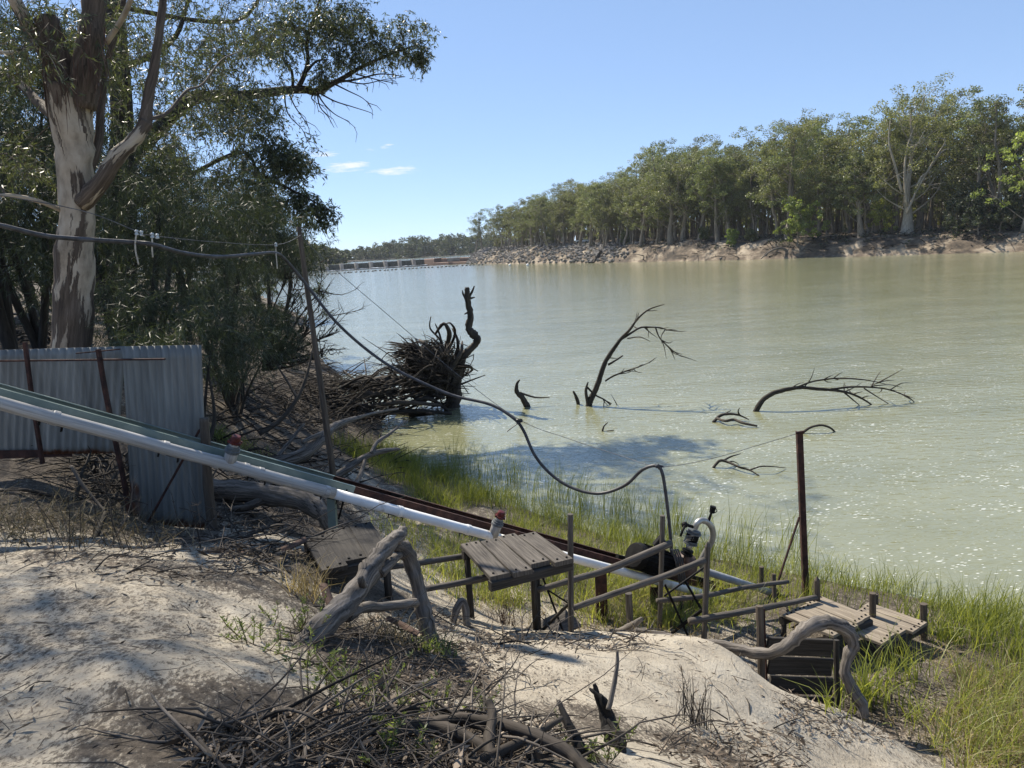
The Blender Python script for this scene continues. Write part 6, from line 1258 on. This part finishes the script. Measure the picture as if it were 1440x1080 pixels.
# grass on the slope under the track: yellow-green and straw
def slope_spots(n, rng, cx, cy, rx, ry):
    a, q = rng.uniform(0, 6.283, n//10), np.sqrt(rng.uniform(0, 1, n//10)); px, py = cx+rx*q*np.cos(a), cy+ry*q*np.sin(a); out = []; px, py = px[::2], py[::2]
    for x, y in zip(px, py):
        g = on(x, y); out.append((g.x, g.y))
    p = np.repeat(np.array(out), 20, 0)+rng.normal(size=(len(out)*20, 2))*.10; z = ground_z(p); return np.c_[p, z-.02]
G1 = slope_spots(3600, rng, 720, 800, 140, 55); G2 = slope_spots(4200, rng, 930, 850, 120, 45); G3 = slope_spots(1500, rng, 590, 740, 60, 50)
Gx = np.array([(rng.uniform(-1.2, 4.0), rng.uniform(8.6, 12.6)) for _ in range(420)]); Gx = np.repeat(Gx, 9, 0)+rng.normal(size=(3780, 2))*.12; Gz = ground_z(Gx); GX = np.c_[Gx, Gz-.02][(Gz < 1.25) & (Gz > -.1)]
GA = np.r_[G1, G2, G3, GX]; pick = rng.uniform(0, 1, len(GA)); GA = GA[GA[:, 2] < 1.5]; pick = rng.uniform(0, 1, len(GA))
far_ = GA[:, 1] > 9.1
blades('bank_grass', GA[(pick < .55) & far_], .18, .58, .008, 'reed', 'yellow green grass under the rails', rng, (.35, 1), .3, cat='grass')
blades('dry_grass', GA[(pick >= .55) | (~far_ & (pick < .35))], .06, .3, .007, 'dry_reed', 'straw coloured dry grass beneath the rails and handrail', rng, (0, 1), .45, cat='grass')
R1 = slope_spots(3000, rng, 1390, 1020, 95, 75); R2 = slope_spots(1400, rng, 1280, 960, 90, 45); R3 = slope_spots(500, rng, 1215, 930, 50, 60)
blades('bank_grass', np.r_[R1[::3], R3], .25, .7, .009, 'reed', 'lush grass in the lower right corner', rng, (.2, .95), .32, cat='grass')
blades('dry_grass', np.r_[R1[1::2], R2], .12, .5, .008, 'dry_reed', 'dry straw and dead stems in the lower right corner', rng, (0, 1), .6, cat='grass')
# grass and weeds near the fence, by the log and elsewhere
def tuft(px, py, n, h, spread, mat, label, name='grass_tuft', w=.006, lean=.3, cat='grass', seed=0):
    g = on(px, py); r = np.random.RandomState(seed); b = np.c_[g.x+r.normal(size=n)*spread, g.y+r.normal(size=n)*spread, np.zeros(n)]; b[:, 2] = ground_z(b[:, :2])-.01
    d = nrm(np.c_[r.normal(size=(n, 2))*lean*.8, np.ones(n)]); ln = np.c_[r.normal(size=(n, 2))*lean*1.4, np.zeros(n)]; V, Fq, sg = blade_arrays(b, d, ln, r.uniform(.45, 1, n)*h, np.full(n, w), r)
    o = np_mesh(name, V, Fq, mat, base=(g.x, g.y, g.z), rnd=np.tile(r.uniform(0, 1, n), sg)); tag(o, label, cat)
tuft(432, 838, 120, .42, .10, 'dry_reed', 'straw coloured grass tuft in front of the low dark platform', seed=1)
tuft(556, 905, 150, .36, .14, 'grey_grass', 'dry drooping grass under the arched log', seed=2, lean=.5)
tuft(612, 915, 90, .22, .08, 'weed', 'small olive green tuft right of the arched log foot', seed=3, w=.008)
tuft(70, 745, 520, .42, .45, 'grey_grass', 'dull dry grass mound below the fence at the left edge', seed=4, lean=.5)
tuft(165, 745, 220, .35, .3, 'grey_grass', 'sparse dry grass under the gap of the fence', seed=5, lean=.55)
tuft(310, 615, 260, .35, .18, 'weed', 'bright green clump on the dark bank behind the timber post', seed=7, w=.012)
tuft(345, 632, 160, .3, .25, 'weed', 'duller green clump on the dark bank right of the red riser', seed=8, w=.012)
tuft(708, 880, 70, .5, .06, 'bark_red', 'dead reddish brown weed below the grey platform', 'dead_weed', seed=9, lean=.2)
tuft(975, 1020, 34, .48, .06, 'twig', 'dead brown upright stems at the right of the foreground sand', 'dead_weed', seed=10, lean=.10, w=.007)
tuft(1215, 985, 90, .75, .14, 'reed', 'tall green tuft beside the snaking log foot', seed=12, w=.018, lean=.22)
tuft(1268, 955, 110, .7, .22, 'reed', 'green reeds growing under the lower deck', seed=15, w=.011, lean=.25)
tuft(1330, 900, 150, .8, .22, 'reed', 'thick reeds just right of the lowest deck post', seed=16, w=.011, lean=.25)
tuft(1165, 1000, 20, .5, .08, 'reed', 'few green blades before the board wall', seed=13, w=.014, lean=.25)
tuft(1275, 1010, 26, .6, .12, 'reed', 'bent green stalks right of the snaking log foot', seed=14, w=.014, lean=.3)
def herb(px, py, stems, h, spread, label, seed, mat='weed', lf=.034):
    g = on(px, py); r = np.random.RandomState(seed); mb = MB(); PS, DS = [], []
    for s in range(stems):
        b = np.array([g.x+r.normal()*spread, g.y+r.normal()*spread, 0]); b[2] = gz(b[0], b[1])-.01; e = b+np.array([r.normal()*.38, r.normal()*.38, r.uniform(.45, .9)])*h; m_ = (b+e)/2+r.normal(size=3)*.02
        mb.tube([b, m_, e], [.004, .003, .002], 4, cap=False); k = 38; t = r.uniform(.1, 1.02, k); PS.append(b+(e-b)*t[:, None]); dd_ = r.normal(size=(k, 3)); dd_[:, 2] = np.abs(dd_[:, 2])*.8+.3; DS.append(dd_)
    pos = np.concatenate(PS); n = len(pos); v, f = leaf_arrays(pos, np.concatenate(DS), r.uniform(.5, 1.2, n)*lf, np.full(n, lf*.26), r)
    t_ = thing('weed_plant', g, label, 'weed'); mb.build('stem', mat if mat != 'weed' else 'dry_reed', t_); np_mesh('foliage', v-np.array(g), f, mat, t_, rnd=r.uniform(0, 1, n)); return t_
herb(425, 892, 16, .30, .10, 'leafy light green weed left of the arched log', 1); herb(372, 912, 9, .22, .09, 'low green weed nearest the foot of the arched log, left', 2); herb(505, 985, 22, .28, .12, 'bushy green weed in the litter below the arched log', 3); herb(455, 955, 10, .2, .10, 'small pale green weed right of the arched log butt', 4)
herb(545, 1030, 7, .2, .06, 'bright green sprig amid the twig heap', 5); herb(838, 1070, 8, .22, .05, 'grey green sprig at the foot of the charcoal stump', 6); herb(570, 1075, 7, .16, .07, 'bright sprig at the bottom of the twig heap', 7); herb(690, 1010, 6, .2, .08, 'dull green sprig right in the leaf litter', 8); herb(615, 1010, 6, .18, .06, 'short sprig behind the thick arched branch', 9)
def stalk(px, py, n, h, spread, label, seed, mat='dry_reed', th=.004, cat='dead weed'):
    g = on(px, py); r = random.Random(seed); mb = MB()
    for s in range(n):
        b = Vector((g.x+r.gauss(0, spread), g.y+r.gauss(0, spread), 0)); b.z = gz(b.x, b.y)-.02; e = b+Vector((r.gauss(0, .16), r.gauss(0, .16), r.uniform(.6, 1)))*h; c = curve([b, b.lerp(e, .5)+Vector((r.gauss(0, .03), 0, 0)), e], 4); mb.tube(c, lerps([th, th*.8, th*.4], len(c)), 4, cap=False)
        for k in range(7):
            j = r.randrange(3, len(c)-1); q = c[j]+Vector((r.gauss(0, .5), r.gauss(0, .5), r.uniform(.2, .9)))*h*.16; mb.tube([c[j], c[j].lerp(q, .5), q], [th*.5, th*.4, th*.2], 3, cap=False)
    tag(mb.build('dead_weed', mat, base=g, smooth=True), label, cat)
stalk(130, 770, 9, .75, .12, 'tall bare dead weed in front of the fence gap', 1, 'twig'); stalk(150, 760, 6, .5, .15, 'short branching dead weed right of the tall bare one', 2, 'twig'); stalk(245, 770, 5, .6, .12, 'thin bare stalks before the foot of the corrugated sheet', 3, 'twig'); stalk(975, 1015, 7, .46, .05, 'upright brown seed stems standing on the foreground sand', 4, 'twig', .0035); stalk(905, 960, 2, .25, .03, 'lone thin grey stem on the pale sand', 5, 'twig', .003); stalk(1130, 1060, 3, .2, .05, 'tiny dry stem at the lower right sand edge', 6, 'twig', .003)
drift('dead_branch', 'pale twisted root under the fence gap', [([(100, 655, 7.2), (115, 680, 7.1), (135, 705, 7.0), (148, 720, 6.9)], [.015, .018, .015, .012]), ([(128, 768, 6.35), (140, 742, 6.6), (148, 721, 6.88)], [.03, .026, .018])], 'twig', twig=0)

# ------------------------------------------------------------------ the air
mt = bpy.data.materials.new('haze_air'); mt.use_nodes = True; nn_, ll_ = mt.node_tree.nodes, mt.node_tree.links; nn_.remove(nn_['Principled BSDF'])
pv = nn_.new('ShaderNodeVolumePrincipled'); pv.inputs['Color'].default_value = (.80, .88, 1, 1); pv.inputs['Density'].default_value = .00009; pv.inputs['Anisotropy'].default_value = .2; ll_.new(pv.outputs[0], nn_['Material Output'].inputs['Volume']); M['haze'] = mt
mb = MB(); x0, x1, y0, y1, z0, z1 = -7000., 7000., -7000., 10000., -3.6, 48.
c8 = [Vector(q) for q in ((x0, y0, z0), (x1, y0, z0), (x1, y1, z0), (x0, y1, z0), (x0, y0, z1), (x1, y0, z1), (x1, y1, z1), (x0, y1, z1))]
mb.v = c8; mb.f = [(3, 2, 1, 0), (4, 5, 6, 7), (0, 1, 5, 4), (1, 2, 6, 5), (2, 3, 7, 6), (3, 0, 4, 7)]; mb.uv = [(0, 0)]*24
tag(mb.build('haze', 'haze'), kind='stuff')
